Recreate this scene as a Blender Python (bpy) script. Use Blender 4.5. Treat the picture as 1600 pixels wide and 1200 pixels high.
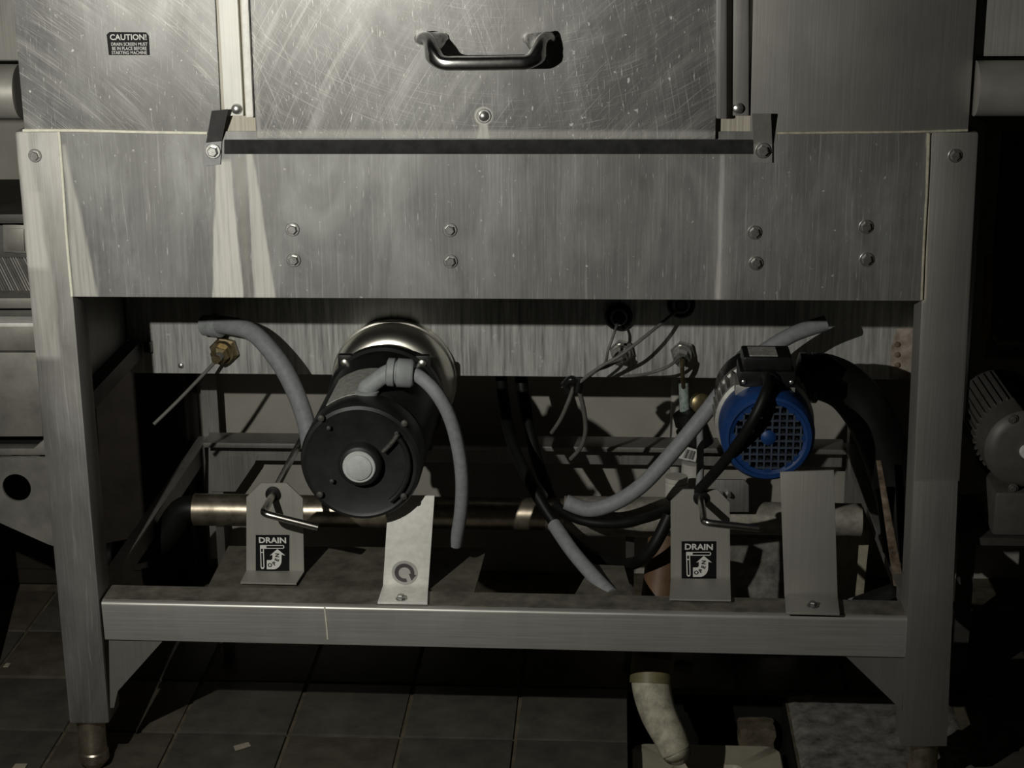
import bpy, bmesh, math, random
from mathutils import Vector, Matrix
random.seed(7)
PI = math.pi
scene = bpy.context.scene
for o in list(bpy.data.objects):
    bpy.data.objects.remove(o)
COL = scene.collection

# ------------------------------------------------------------------ camera
CX, CD, CZ, PITCH, YAW, ROLL, FPX = 0.14138, 2.00532, 1.17185, 0.302796, -0.059339, -0.008766, 2738.3
CAM = Vector((CX, -CD, CZ))
FW = Vector((math.sin(YAW)*math.cos(PITCH), math.cos(YAW)*math.cos(PITCH), -math.sin(PITCH)))
_r = Vector((math.cos(YAW), -math.sin(YAW), 0)); _u = _r.cross(FW)
RT = _r*math.cos(ROLL) + _u*math.sin(ROLL)
UP = -_r*math.sin(ROLL) + _u*math.cos(ROLL)
cam_d = bpy.data.cameras.new('camera'); cam = bpy.data.objects.new('camera', cam_d); COL.objects.link(cam)
cam_d.sensor_fit = 'HORIZONTAL'; cam_d.sensor_width = 36.0; cam_d.lens = FPX*36.0/1600.0
cam_d.clip_start = 0.02
m3 = Matrix((RT, UP, -FW)).transposed()
cam.matrix_world = Matrix.Translation(CAM) @ m3.to_4x4()
scene.camera = cam

# ------------------------------------------------------------------ world, torch, exposure
world = bpy.data.worlds.new('world'); scene.world = world; world.use_nodes = True
wb = world.node_tree.nodes['Background']
wb.inputs[0].default_value = (1.0, 0.96, 0.84, 1); wb.inputs[1].default_value = 0.0045
LPOS = Vector((-0.46, -1.05, 1.03))          # hand torch held left of the camera, closer to the machine
ld = bpy.data.lights.new('hand_torch', 'SPOT'); ld.energy = 37.0; ld.shadow_soft_size = 0.007
ld.spot_size = math.radians(122); ld.spot_blend = 1.0; ld.color = (1.0, 0.97, 0.895)
lo = bpy.data.objects.new('hand_torch', ld); COL.objects.link(lo); lo.location = LPOS
lo.rotation_euler = (Vector((-0.24, 0, 0.84)) - LPOS).to_track_quat('-Z', 'Y').to_euler()
scene.view_settings.view_transform = 'Standard'
scene.view_settings.look = 'None'
scene.view_settings.exposure = 0.0
scene.view_settings.gamma = 1.0
scene.view_settings.use_curve_mapping = False

def ray(px, py):
    return FW + RT*((px-800)/FPX) - UP*((py-600)/FPX)
def at(px, py, Y):                           # photo point at depth Y -> place in the room
    d = ray(px, py); return CAM + d*((Y-CAM.y)/d.y)
def atz(px, py, Z):                          # photo point at height Z
    d = ray(px, py); return CAM + d*((Z-CAM.z)/d.z)

# ------------------------------------------------------------------ materials
class NT:
    def __init__(s, name):
        s.m = bpy.data.materials.new(name); s.m.use_nodes = True
        s.t = s.m.node_tree; s.b = s.t.nodes['Principled BSDF']
        s.pos = s.t.nodes.new('ShaderNodeNewGeometry').outputs['Position']
        sp = s.t.nodes.new('ShaderNodeSeparateXYZ'); s.t.links.new(s.pos, sp.inputs[0])
        s.x, s.y, s.z = sp.outputs
    def put(s, sock, v):
        if isinstance(v, (int, float)): sock.default_value = v
        elif isinstance(v, (tuple, list, Vector)):
            sock.default_value = tuple(v) if len(v) == len(sock.default_value) else tuple(v)+(1,)
        else: s.t.links.new(v, sock)
    def math(s, op, a, b=0.0, c=0.0, clamp=False):
        n = s.t.nodes.new('ShaderNodeMath'); n.operation = op; n.use_clamp = clamp
        s.put(n.inputs[0], a); s.put(n.inputs[1], b)
        if len(n.inputs) > 2: s.put(n.inputs[2], c)
        return n.outputs[0]
    def vec(s, x, y, z):
        n = s.t.nodes.new('ShaderNodeCombineXYZ'); s.put(n.inputs[0], x); s.put(n.inputs[1], y); s.put(n.inputs[2], z)
        return n.outputs[0]
    def mapping(s, scale, rot=(0, 0, 0), v=None):
        n = s.t.nodes.new('ShaderNodeMapping'); s.put(n.inputs[0], v or s.pos)
        n.inputs['Rotation'].default_value = rot; n.inputs['Scale'].default_value = scale
        return n.outputs[0]
    def noise(s, v=None, scale=1.0, detail=3.0, rough=0.55, dist=0.0):
        n = s.t.nodes.new('ShaderNodeTexNoise'); s.put(n.inputs['Vector'], v or s.pos)
        n.inputs['Scale'].default_value = scale; n.inputs['Detail'].default_value = detail
        n.inputs['Roughness'].default_value = rough; n.inputs['Distortion'].default_value = dist
        return n.outputs[0]
    def ramp(s, v, a, b, lo=0.0, hi=1.0, smooth=False):
        n = s.t.nodes.new('ShaderNodeMapRange'); n.clamp = True
        if smooth: n.interpolation_type = 'SMOOTHSTEP'
        s.put(n.inputs[0], v); s.put(n.inputs[1], a); s.put(n.inputs[2], b); s.put(n.inputs[3], lo); s.put(n.inputs[4], hi)
        return n.outputs[0]
    def mix(s, f, a, b):
        n = s.t.nodes.new('ShaderNodeMix'); n.data_type = 'RGBA'
        s.put(n.inputs[0], f); s.put(n.inputs[6], a); s.put(n.inputs[7], b); return n.outputs[2]
    def bump(s, h, strength=0.2, dist=0.001):
        n = s.t.nodes.new('ShaderNodeBump'); s.put(n.inputs['Height'], h)
        n.inputs['Strength'].default_value = strength; n.inputs['Distance'].default_value = dist
        s.t.links.new(n.outputs[0], s.b.inputs['Normal'])
    def set(s, **k):
        for a, v in k.items(): s.put(s.b.inputs[a.replace('_', ' ')], v)
    def quad(s, tl, tr, bl, br, soft=0.0025, wob=0.008):     # outline of a stain, given as photo points on the front sheet
        P = [at(*q, 0) for q in (tl, tr, bl, br)]
        zt = (P[0].z+P[1].z)/2; zb = (P[2].z+P[3].z)/2
        t = s.ramp(s.z, zt, zb)
        wx = s.math('MULTIPLY_ADD', s.noise(s.mapping((90, 90, 14)), 1, 4), wob, -wob/2)
        x = s.math('ADD', s.x, wx)
        xl = s.math('MULTIPLY_ADD', t, P[2].x-P[0].x, P[0].x); xr = s.math('MULTIPLY_ADD', t, P[3].x-P[1].x, P[1].x)
        m = s.math('MULTIPLY', s.ramp(s.math('SUBTRACT', x, xl), 0, soft), s.ramp(s.math('SUBTRACT', xr, x), 0, soft))
        m = s.math('MULTIPLY', m, s.ramp(s.z, zt+0.002, zt-0.003))
        return s.math('MULTIPLY', m, s.ramp(s.z, zb-0.004, zb+0.004))
    def ellipse(s, c, rx, rz, soft=0.25):
        p = at(*c, 0)
        dx = s.math('DIVIDE', s.math('SUBTRACT', s.x, p.x), rx); dz = s.math('DIVIDE', s.math('SUBTRACT', s.z, p.z), rz)
        d = s.math('ADD', s.math('MULTIPLY', dx, dx), s.math('MULTIPLY', dz, dz))
        return s.ramp(d, 1.0, 1.0-soft)

def steel(name, col=(0.267, 0.266, 0.255), rough=0.52, metal=0.70, grain=(420, 420, 7), gamt=0.16, blotch=0.25,
          polar=(), scr=(), scale=(), drips=0.0, specks=0.0, haze=0.35):
    n = NT(name)
    g = n.noise(n.mapping(grain), 1, 4, 0.6)
    bl = n.noise(None, 9, 4, 0.6)
    v = n.math('ADD', n.ramp(g, 0.30, 0.70, 1-gamt, 1+gamt), n.math('MULTIPLY_ADD', bl, blotch*2, -blotch))
    c = n.mix(v, (0, 0, 0), col)
    c.node.clamp_factor = False
    hz = n.noise(n.mapping((14, 14, 5)), 1, 5, 0.62, 0.6)
    c = n.mix(n.ramp(hz, 0.45, 0.75, 0, haze), c, (0.62, 0.63, 0.61))
    dull = 0.0
    for (cx, cz, rs, as_, lo, hi, amt) in polar:               # sweeping arc scratches
        dx = n.math('SUBTRACT', n.x, cx); dz = n.math('SUBTRACT', n.z, cz)
        r = n.math('SQRT', n.math('ADD', n.math('MULTIPLY', dx, dx), n.math('MULTIPLY', dz, dz)))
        a = n.math('ARCTAN2', dz, dx)
        s_ = n.noise(n.vec(n.math('MULTIPLY', r, rs), n.math('MULTIPLY', a, as_), 0.3), 1, 3, 0.6)
        area = n.ramp(n.noise(None, 7, 3), 0.36, 0.58)
        k = n.math('MULTIPLY', n.math('MULTIPLY', n.ramp(s_, lo, hi), area), amt)
        c = n.mix(k, c, (0.80, 0.80, 0.76)); dull = n.math('MAXIMUM', dull, n.math('MULTIPLY', k, 0.5))
    for (rot, sc, lo, hi, amt) in scr:
        s_ = n.noise(n.mapping(sc, (0, rot, 0)), 1, 2, 0.5)
        k = n.math('MULTIPLY', n.ramp(s_, lo, hi), amt)
        c = n.mix(k, c, (0.82, 0.82, 0.78)); dull = n.math('MAXIMUM', dull, n.math('MULTIPLY', k, 0.5))
    if drips:                                                   # thin vertical run marks
        d = n.math('MULTIPLY', n.ramp(n.noise(n.mapping((330, 330, 7.0), v=n.vec(n.math('ADD', n.x, n.math('MULTIPLY', n.noise(n.mapping((20, 20, 9)), 1, 2), .012)), n.y, n.z)), 1, 4, 0.65), 0.56, 0.76), drips)
        c = n.mix(d, c, (0.62, 0.62, 0.58)); dull = n.math('MAXIMUM', dull, n.math('MULTIPLY', d, 0.7))
    if specks:
        d = n.math('MULTIPLY', n.ramp(n.noise(None, 130, 2, 0.5), 0.70, 0.76), specks)
        c = n.mix(d, c, (0.75, 0.75, 0.72)); dull = n.math('MAXIMUM', dull, d)
    for (kind, args, amt, cc) in scale:                         # lime scale stains with an outline of their own
        m_ = n.quad(*args[:4], **(args[4] if len(args) > 4 else {})) if kind == 'q' else n.ellipse(*args)
        st = n.ramp(n.noise(n.mapping((260, 260, 9)), 1, 4, 0.65), 0.30, 0.55, 0.55, 1.0)
        k = n.math('MULTIPLY', n.math('MULTIPLY', m_, st), amt)
        c = n.mix(k, c, cc); dull = n.math('MAXIMUM', dull, k)
    n.set(Base_Color=c, Metallic=n.math('MULTIPLY_ADD', dull, -metal, metal, clamp=True),
          Roughness=n.math('ADD', n.math('MULTIPLY_ADD', g, 0.12, rough-0.06), n.math('MULTIPLY', dull, 0.2)))
    n.bump(n.math('ADD', g, n.math('MULTIPLY', n.noise(None, 26, 2), 1.2)), 0.16, 0.0008)
    return n.m

def plain(name, col, rough=0.5, metal=0.0, var=0.25, nscale=40, spec=0.5, bump=0.0, tint=None):
    n = NT(name)
    v = n.noise(None, nscale, 5, 0.65)
    dark = tuple(c*(1-var) for c in col); lite = tuple(min(1, c*(1+var)) for c in (tint or col))
    n.set(Base_Color=n.mix(n.ramp(v, 0.3, 0.7), dark, lite), Roughness=rough, Metallic=metal, Specular_IOR_Level=spec)
    if bump: n.bump(v, bump, 0.002)
    return n.m

LIME = (0.66, 0.65, 0.60); LIME2 = (0.78, 0.77, 0.69)
M = {}
M['steel'] = steel('brushed_steel')
M['hood_left'] = steel('scratched_steel', rough=0.52, gamt=.05, grain=(150, 150, 30), blotch=.4, polar=((-0.85, 0.45, 900, 9, 0.56, 0.70, 0.50), (-0.85, 0.45, 70, 4, 0.50, 0.75, 0.30), (-0.20, 1.30, 800, 8, 0.59, 0.72, 0.40)),
                       scr=((0.6, (900, 40, 30), 0.64, 0.72, 0.5), (1.2, (500, 40, 90), 0.68, 0.74, 0.8), (-.4, (300, 40, 120), 0.70, 0.75, 0.7)), specks=1.0)
M['door'] = steel('scratched_door_steel', rough=0.50, gamt=.05, grain=(150, 150, 30), blotch=.4, polar=((0.02, 1.30, 900, 7, 0.57, 0.71, 0.45), (0.55, 0.50, 900, 6, 0.57, 0.72, 0.50), (0.55, 0.50, 60, 4, 0.50, 0.75, 0.35), (-0.70, 0.72, 800, 8, 0.58, 0.72, 0.45)),
                  scr=((0.8, (900, 40, 25), 0.66, 0.74, 0.5), (0.5, (500, 40, 90), 0.68, 0.73, 0.7)), specks=0.8,
                  scale=(('e', ((756, 180), 0.0115, 0.0115, 0.35), 0.85, LIME), ('q', ((750, 190), (764, 190), (746, 218), (768, 218)), 0.8, LIME),
                         ('q', ((396, 200), (1118, 204), (396, 217), (1118, 218), dict(soft=.01, wob=.03)), 0.4, LIME), ('q', ((394, 0), (402, 0), (402, 217), (412, 217), dict(soft=.004)), 0.4, LIME)))
M['plate'] = steel('plain_plate_steel', col=(0.36, 0.35, 0.315), rough=0.55, metal=0.35, gamt=0.04, haze=0.08, blotch=.12)
M['hood_right'] = steel('hazy_steel', col=(0.275, 0.27, 0.25), rough=0.56, gamt=0.05, haze=.15, scr=((-0.9, (700, 40, 20), 0.68, 0.76, 0.2),))
M['guide_white'] = steel('limed_steel', col=(0.86, 0.86, 0.80), rough=0.6, metal=0.10, gamt=0.08, haze=0)
M['sill'] = steel('stained_sill', col=(0.42, 0.39, 0.31), rough=0.6, metal=0.2, gamt=0.25, drips=.5)
M['apron'] = steel('streaked_steel', col=(0.213, 0.213, 0.204), rough=0.55, blotch=.40, drips=0.38, specks=0.6, grain=(300, 300, 9), gamt=0.13, scr=((1.3, (500, 40, 50), 0.66, 0.74, 0.35),), scale=(
    ('q', ((96, 225), (104, 225), (113, 466), (156, 466), dict(soft=.004)), 0.65, LIME),
    ('q', ((336, 250), (362, 250), (330, 468), (382, 468)), 1.0, LIME),
    ('q', ((362, 245), (384, 245), (382, 468), (398, 468), dict(soft=.008)), 0.30, (0.42, 0.38, 0.30)),
    ('q', ((384, 238), (397, 238), (396, 468), (432, 468)), 0.85, LIME),
    ('q', ((1124, 240), (1134, 240), (1116, 470), (1129, 470), dict(soft=.005)), 0.75, LIME),
    ('q', ((1120, 205), (1150, 205), (1105, 470), (1150, 470), dict(soft=.02)), 0.30, LIME),
    ('q', ((1449, 205), (1458, 205), (1438, 468), (1446, 468), dict(soft=.002)), 0.9, (0.62, 0.58, 0.45)),
    ('e', ((1004, 287), 0.006, 0.012, 0.9), 0.5, (0.08, 0.07, 0.06)),
    ('e', ((1000, 440), 0.010, 0.016, 0.9), 0.4, (0.12, 0.10, 0.08))))
M['leg_left'] = steel('limed_leg_steel', col=(0.27, 0.263, 0.245), rough=0.56, drips=0.5, gamt=.10, blotch=.35, scale=(
    ('q', ((22, 205), (50, 205), (40, 420), (78, 420), dict(soft=.006, wob=.012)), 0.80, LIME),
    ('q', ((30, 300), (72, 300), (45, 560), (100, 560), dict(soft=.01, wob=.02)), 0.45, LIME)))
M['leg'] = steel('dull_leg_steel', col=(0.30, 0.29, 0.265), rough=0.58, gamt=0.04, haze=.12, scale=(
    ('q', ((1449, 206), (1456, 206), (1440, 470), (1446, 470), dict(soft=.002)), 0.9, (0.62, 0.58, 0.45)),))
M['beam_top'] = plain('grimy_steel', (0.20, 0.185, 0.155), 0.55, 0.35, 0.45, 40)
M['tray'] = plain('grimy_tray', (0.15, 0.135, 0.11), 0.6, 0.25, 0.45, 35)
M['beam'] = steel('beam_steel', col=(0.47, 0.465, 0.43), rough=0.40, metal=0.55, grain=(8, 300, 420), gamt=0.12, blotch=0.15)
M['tank'] = steel('tank_steel', col=(0.47, 0.475, 0.45), rough=0.55, metal=0.28, drips=0.9, grain=(190, 190, 12), gamt=0.50, specks=0.5, haze=.6)
M['inner'] = steel('frame_steel', col=(0.30, 0.295, 0.27), rough=0.5, metal=0.6)
M['gasket'] = plain('dark_rubber_strip', (0.020, 0.020, 0.020), 0.75, 0, 0.5, 60, 0.25)
M['bolt'] = plain('bolt_steel', (0.55, 0.55, 0.52), 0.32, 0.9, 0.25, 300)
M['chrome'] = plain('chrome', (0.66, 0.66, 0.64), 0.20, 1.0, 0.25, 160)
M['rod'] = plain('rod_steel', (0.50, 0.48, 0.44), 0.28, 1.0, 0.2, 60)
M['strap_dark'] = plain('dark_strap_steel', (0.20, 0.20, 0.20), 0.45, 0.8, 0.15, 60)
M['galv'] = plain('galvanised', (0.90, 0.89, 0.83), 0.55, 0.12, 0.12, 90)
M['black_paint'] = plain('black_motor_paint', (0.016, 0.017, 0.017), 0.46, 0, 0.5, 25, 0.4, 0.1)
M['dull_bolt'] = plain('dull_dark_bolt', (0.07, 0.067, 0.06), 0.6, 0.2, 0.5, 200)
M['black_rubber'] = plain('black_rubber', (0.007, 0.007, 0.0065), 0.5, 0, 0.4, 30, 0.25)
M['black_plastic'] = plain('black_plastic', (0.012, 0.012, 0.012), 0.3, 0, 0.3, 40, 0.5)
M['grey_conduit'] = plain('grey_conduit', (0.27, 0.285, 0.29), 0.55, 0, 0.15, 120, 0.3, 0.1)
M['grey_plastic'] = plain('grey_plastic', (0.30, 0.32, 0.32), 0.5, 0, 0.18, 60, 0.35)
M['plug'] = plain('pale_plug', (0.50, 0.53, 0.51), 0.6, 0, 0.12, 120, 0.3)
M['nameplate'] = plain('worn_nameplate', (0.52, 0.52, 0.47), 0.55, 0.35, 0.35, 150)
M['volute'] = plain('polished_volute', (0.92, 0.88, 0.78), 0.36, 1.0, 0.15, 20)
M['pipe'] = plain('stained_pipe_steel', (0.50, 0.44, 0.34), 0.34, 0.9, 0.45, 45)
M['pipe_cor'] = plain('corroded_pipe', (0.36, 0.34, 0.29), 0.6, 0.4, 0.35, 70)
M['blue'] = plain('blue_cowl', (0.010, 0.042, 0.155), 0.45, 0, 0.2, 40, 0.35)
M['grille'] = plain('grey_blue_grille', (0.045, 0.06, 0.085), 0.5, 0, 0.3, 90, 0.3)
M['alu'] = plain('cast_aluminium', (0.40, 0.40, 0.37), 0.5, 0.6, 0.2, 90)
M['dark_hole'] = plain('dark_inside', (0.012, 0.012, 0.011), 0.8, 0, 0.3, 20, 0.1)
M['brass'] = plain('brass', (0.33, 0.27, 0.15), 0.38, 0.85, 0.3, 90)
M['copper_green'] = plain('oxidised_copper', (0.22, 0.38, 0.36), 0.6, 0.2, 0.4, 90, tint=(0.45, 0.50, 0.45))
M['white_pvc'] = plain('white_pvc', (0.55, 0.54, 0.48), 0.5, 0, 0.12, 60)
M['brown_pvc'] = plain('brown_pvc', (0.13, 0.075, 0.04), 0.5, 0, 0.25, 40)
M['mouldy'] = plain('mouldy_plastic', (0.42, 0.40, 0.31), 0.65, 0, 0.45, 55, 0.3, 0.2)
M['olive'] = plain('olive_coupling', (0.16, 0.14, 0.07), 0.5, 0, 0.25, 50)
M['sink'] = plain('beige_enamel', (0.42, 0.39, 0.30), 0.45, 0, 0.12, 30)
M['wall'] = plain('painted_wall', (0.42, 0.40, 0.355), 0.7, 0, 0.12, 12, 0.3)
M['bead'] = plain('pale_seam_scale_and_highlight', (0.80, 0.79, 0.66), 0.7, 0, 0.15, 120, 0.3, 0.3)  # seam scale; also colours the painted highlight on the front beam
M['bead_tan'] = plain('tan_seam_scale', (0.40, 0.38, 0.29), 0.7, 0, 0.3, 90, 0.3, 0.3)
M['tile'] = plain('dark_quarry_tile', (0.082, 0.078, 0.064), 0.55, 0, 0.35, 18, 0.35, 0.2)
M['tile2'] = plain('red_quarry_tile', (0.092, 0.078, 0.062), 0.55, 0, 0.35, 22, 0.35, 0.2)
M['grout'] = plain('tile_grout', (0.12, 0.105, 0.075), 0.85, 0, 0.45, 35, 0.2)
M['concrete'] = plain('rough_concrete', (0.13, 0.12, 0.105), 0.85, 0, 0.45, 40, 0.2, 0.4, tint=(0.22, 0.21, 0.19))
M['rust'] = plain('rusty_bar', (0.10, 0.055, 0.03), 0.7, 0.2, 0.55, 60, 0.3, 0.2, tint=(0.22, 0.18, 0.13))
M['label_black'] = plain('black_label', (0.006, 0.006, 0.007), 0.6, 0, 0.15, 60, 0.2)
M['label_white'] = plain('white_print', (0.72, 0.72, 0.68), 0.55, 0, 0.06, 60, 0.3)
M['label_ink'] = plain('black_print', (0.010, 0.010, 0.010), 0.5, 0, 0.1, 60, 0.3)
M['sticker'] = plain('pale_sticker', (0.46, 0.46, 0.43), 0.5, 0, 0.1, 80, 0.3)
M['sticker_ink'] = plain('dark_sticker_print', (0.09, 0.075, 0.085), 0.5, 0, 0.15, 80, 0.3)
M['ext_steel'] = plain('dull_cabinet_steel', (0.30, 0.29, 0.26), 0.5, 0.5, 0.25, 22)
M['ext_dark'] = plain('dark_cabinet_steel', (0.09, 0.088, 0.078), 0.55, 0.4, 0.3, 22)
M['motor_grey'] = plain('grey_motor_paint', (0.115, 0.113, 0.10), 0.5, 0.2, 0.15, 40)
M['rim'] = plain('rolled_rim_steel', (0.42, 0.41, 0.37), 0.42, 0.5, 0.2, 14)
M['splash'] = steel('splash_steel', col=(0.32, 0.315, 0.285), rough=.6, metal=.4)
M['yellow'] = plain('yellow_hose', (0.35, 0.27, 0.04), 0.5, 0, 0.2, 30)
M['paper'] = plain('pale_scrap', (0.40, 0.36, 0.27), 0.8, 0, 0.2, 60)
M['brown_brick'] = plain('dirty_brick', (0.12, 0.10, 0.07), 0.85, 0, 0.5, 50, 0.2, 0.3)
M['wire_grey'] = plain('grey_wire', (0.17, 0.165, 0.15), 0.5, 0, 0.2, 80)

# ------------------------------------------------------------------ mesh builder
class MB:
    def __init__(s): s.v = []; s.f = []
    def _add(s, vs, fs):
        k = len(s.v); s.v += [Vector(p) for p in vs]; s.f += [[i+k for i in f] for f in fs]; return s
    def frombm(s, bm):
        bm.verts.index_update(); s._add([v.co.copy() for v in bm.verts], [[v.index for v in f.verts] for f in bm.faces]); bm.free(); return s
    def hexa(s, A, B, bev=0.0):                # loft between two closed loops of equal length, capped
        n = len(A); fs = [[i, (i+1) % n, n+(i+1) % n, n+i] for i in range(n)] + [list(range(n))[::-1], [n+i for i in range(n)]]
        bm = bmesh.new(); vs = [bm.verts.new(p) for p in list(A)+list(B)]
        for f in fs: bm.faces.new([vs[i] for i in f])
        bmesh.ops.recalc_face_normals(bm, faces=bm.faces)
        if bev: bmesh.ops.bevel(bm, geom=list(bm.edges), offset=bev, segments=2, affect='EDGES', profile=0.6)
        return s.frombm(bm)
    def box(s, x0, x1, y0, y1, z0, z1, bev=0.0):
        return s.hexa([(x0, y0, z0), (x1, y0, z0), (x1, y1, z0), (x0, y1, z0)], [(x0, y0, z1), (x1, y0, z1), (x1, y1, z1), (x0, y1, z1)], bev)
    def prism(s, pts, off, bev=0.0):           # flat outline given thickness by the offset vector
        off = Vector(off); return s.hexa(pts, [Vector(p)+off for p in pts], bev)
    def plate(s, pts, hole_c, hole_r, thick, n=24):   # outline in a plane Y = const with round holes
        bm = bmesh.new(); Y = pts[0].y
        loops = [[bm.verts.new(p) for p in pts]]
        cs = hole_c if isinstance(hole_c, list) else [hole_c]
        rs = hole_r if isinstance(hole_r, list) else [hole_r]
        for c, r in zip(cs, rs):
            loops.append([bm.verts.new((c.x+r*math.cos(2*PI*i/n), Y, c.z+r*math.sin(2*PI*i/n))) for i in range(n)])
        es = [bm.edges.new((l[i], l[(i+1) % len(l)])) for l in loops for i in range(len(l))]
        bmesh.ops.triangle_fill(bm, edges=es, use_beauty=True, use_dissolve=False)
        r = bmesh.ops.extrude_face_region(bm, geom=list(bm.faces))
        for g in r['geom']:
            if isinstance(g, bmesh.types.BMVert): g.co.y += thick
        bmesh.ops.recalc_face_normals(bm, faces=bm.faces)
        return s.frombm(bm)
    def lathe(s, prof, c, axis=(0, -1, 0), n=32, cap=True):   # prof: (radius, distance along axis)
        axis = Vector(axis).normalized(); a = axis.orthogonal().normalized(); b = axis.cross(a); c = Vector(c)
        vs = []; fs = []
        for (r, d) in prof:
            for i in range(n):
                t = 2*PI*i/n; vs.append(c+axis*d+(a*math.cos(t)+b*math.sin(t))*r)
        for k in range(len(prof)-1):
            for i in range(n): fs.append([k*n+i, k*n+(i+1) % n, (k+1)*n+(i+1) % n, (k+1)*n+i])
        if cap: fs += [list(range(n))[::-1], [(len(prof)-1)*n+i for i in range(n)]]
        return s._add(vs, fs)
    def tube(s, pts, r, n=12, sub=6, cap=True):
        P = [Vector(p) for p in pts]
        if len(P) > 2 and sub > 1:
            Q = []
            for i in range(len(P)-1):
                p0 = P[max(i-1, 0)]; p1 = P[i]; p2 = P[i+1]; p3 = P[min(i+2, len(P)-1)]
                for k in range(sub):
                    t = k/sub
                    Q.append(0.5*((2*p1)+(p2-p0)*t+(2*p0-5*p1+4*p2-p3)*t*t+(3*p1-p0-3*p2+p3)*t**3))
            Q.append(P[-1]); P = Q
        R = r if isinstance(r, (list, tuple)) else [r]*len(P)
        if len(R) != len(P): R = [R[0]+(R[-1]-R[0])*i/(len(P)-1) for i in range(len(P))]
        vs = []; fs = []; up = None
        for i, p in enumerate(P):
            t = (P[min(i+1, len(P)-1)]-P[max(i-1, 0)]).normalized()
            if up is None: up = t.orthogonal().normalized()
            up = (up-t*up.dot(t)).normalized(); b = t.cross(up)
            for k in range(n):
                a = 2*PI*k/n; vs.append(p+(up*math.cos(a)+b*math.sin(a))*R[i])
        for i in range(len(P)-1):
            for k in range(n): fs.append([i*n+k, i*n+(k+1) % n, (i+1)*n+(k+1) % n, (i+1)*n+k])
        if cap: fs += [list(range(n))[::-1], [(len(P)-1)*n+k for k in range(n)]]
        return s._add(vs, fs)
    def build(s, name, mat, parent=None, smooth=35, origin=None):
        if origin is None:
            if parent is not None: origin = wloc(parent)
            else:
                xs = [v.x for v in s.v]; ys = [v.y for v in s.v]; zs = [v.z for v in s.v]
                origin = Vector(((min(xs)+max(xs))/2, (min(ys)+max(ys))/2, min(zs)))
        me = bpy.data.meshes.new(name)
        me.from_pydata([v-origin for v in s.v], [], s.f); me.validate()
        bm = bmesh.new(); bm.from_mesh(me); bmesh.ops.recalc_face_normals(bm, faces=bm.faces); bm.to_mesh(me); bm.free()
        if smooth:
            for p in me.polygons: p.use_smooth = True
            me.set_sharp_from_angle(angle=math.radians(smooth))
        me.materials.append(M[mat] if isinstance(mat, str) else mat)
        o = bpy.data.objects.new(name, me); COL.objects.link(o)
        if parent is not None: o.parent = parent
        else: o.location = origin
        WL[o.name] = Vector(origin)
        return o
WL = {}
def wloc(o): return WL[o.name]
def tag(o, label, cat, group=None):
    o['label'] = label; o['category'] = cat
    if group: o['group'] = group
    return o
def thing(name, loc, label, cat, group=None):
    o = bpy.data.objects.new(name, None); COL.objects.link(o); o.location = loc; o.empty_display_size = 0.05
    WL[o.name] = Vector(loc); return tag(o, label, cat, group)
def struct(o): o['kind'] = 'structure'; return o
def pxpoly(pts, Y): return [at(x, y, Y) for x, y in pts]

_font = None
def text_mb(body, size, org, ex, ez, off=0.0, align='CENTER'):
    """flat lettering as mesh in the plane spanned by ex (reading direction) and ez (up)"""
    cu = bpy.data.curves.new('lettering', 'FONT'); cu.body = body; cu.size = size; cu.align_x = align; cu.align_y = 'CENTER'
    cu.extrude = 0.0; cu.offset = off; cu.resolution_u = 3
    to = bpy.data.objects.new('lettering_tmp', cu); COL.objects.link(to)
    dg = bpy.context.evaluated_depsgraph_get(); me = bpy.data.meshes.new_from_object(to.evaluated_get(dg))
    ex = Vector(ex); ez = Vector(ez); nrm = ex.cross(ez).normalized()*0.0004   # towards the reader
    mb = MB(); mb._add([Vector(org)+ex*v.co.x+ez*v.co.y for v in me.vertices], [list(p.vertices) for p in me.polygons])
    bpy.data.objects.remove(to); bpy.data.curves.remove(cu); bpy.data.meshes.remove(me)
    return mb
EX = Vector((1, 0, 0)); EZ = Vector((0, 0, 1)); FRONT = Vector((0, -1, 0))

def bolt(parent, c, r=0.0065, h=0.005, washer=True, axis=(0, -1, 0), mat='bolt', name='bolt', n=6, dome=False):
    mb = MB(); c = Vector(c)
    if washer: mb.lathe([(r*1.45, 0), (r*1.45, 0.0012), (r*1.35, 0.0016)], c, axis, 20)
    if dome: mb.lathe([(r, 0.001), (r, h*.4), (r*.85, h*.75), (r*.5, h*.95), (r*.1, h)], c, axis, 16)
    else: mb.lathe([(r, 0.001), (r, h*.8), (r*.82, h)], c, axis, n)
    return mb.build(name, mat, parent, 30)

# ================================================================== THE SETTING
ZB = 0.2501                                   # top of the lower frame
PX0, PX1, PY0, PY1 = 0.167, 0.392, -0.30, 0.275   # floor pit
mb = MB()
X0, X1, Y0, Y1 = -2.6, 2.6, -2.8, 0.70
G = -0.004
def quadf(a, b, c, d): mb._add([a, b, c, d], [[0, 1, 2, 3]])
for (a, b, c, d) in ((X0, PX0, Y0, Y1), (PX1, X1, Y0, Y1), (PX0, PX1, Y0, PY0), (PX0, PX1, PY1, Y1)):
    quadf((a, c, G), (b, c, G), (b, d, G), (a, d, G))
DP = -0.13
quadf((PX0, PY0, DP), (PX1, PY0, DP), (PX1, PY1, DP), (PX0, PY1, DP))
quadf((PX0, PY0, G), (PX0, PY1, G), (PX0, PY1, DP), (PX0, PY0, DP)); quadf((PX1, PY0, G), (PX1, PY1, G), (PX1, PY1, DP), (PX1, PY0, DP))
quadf((PX0, PY0, G), (PX1, PY0, G), (PX1, PY0, DP), (PX0, PY0, DP)); quadf((PX0, PY1, G), (PX1, PY1, G), (PX1, PY1, DP), (PX0, PY1, DP))
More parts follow.
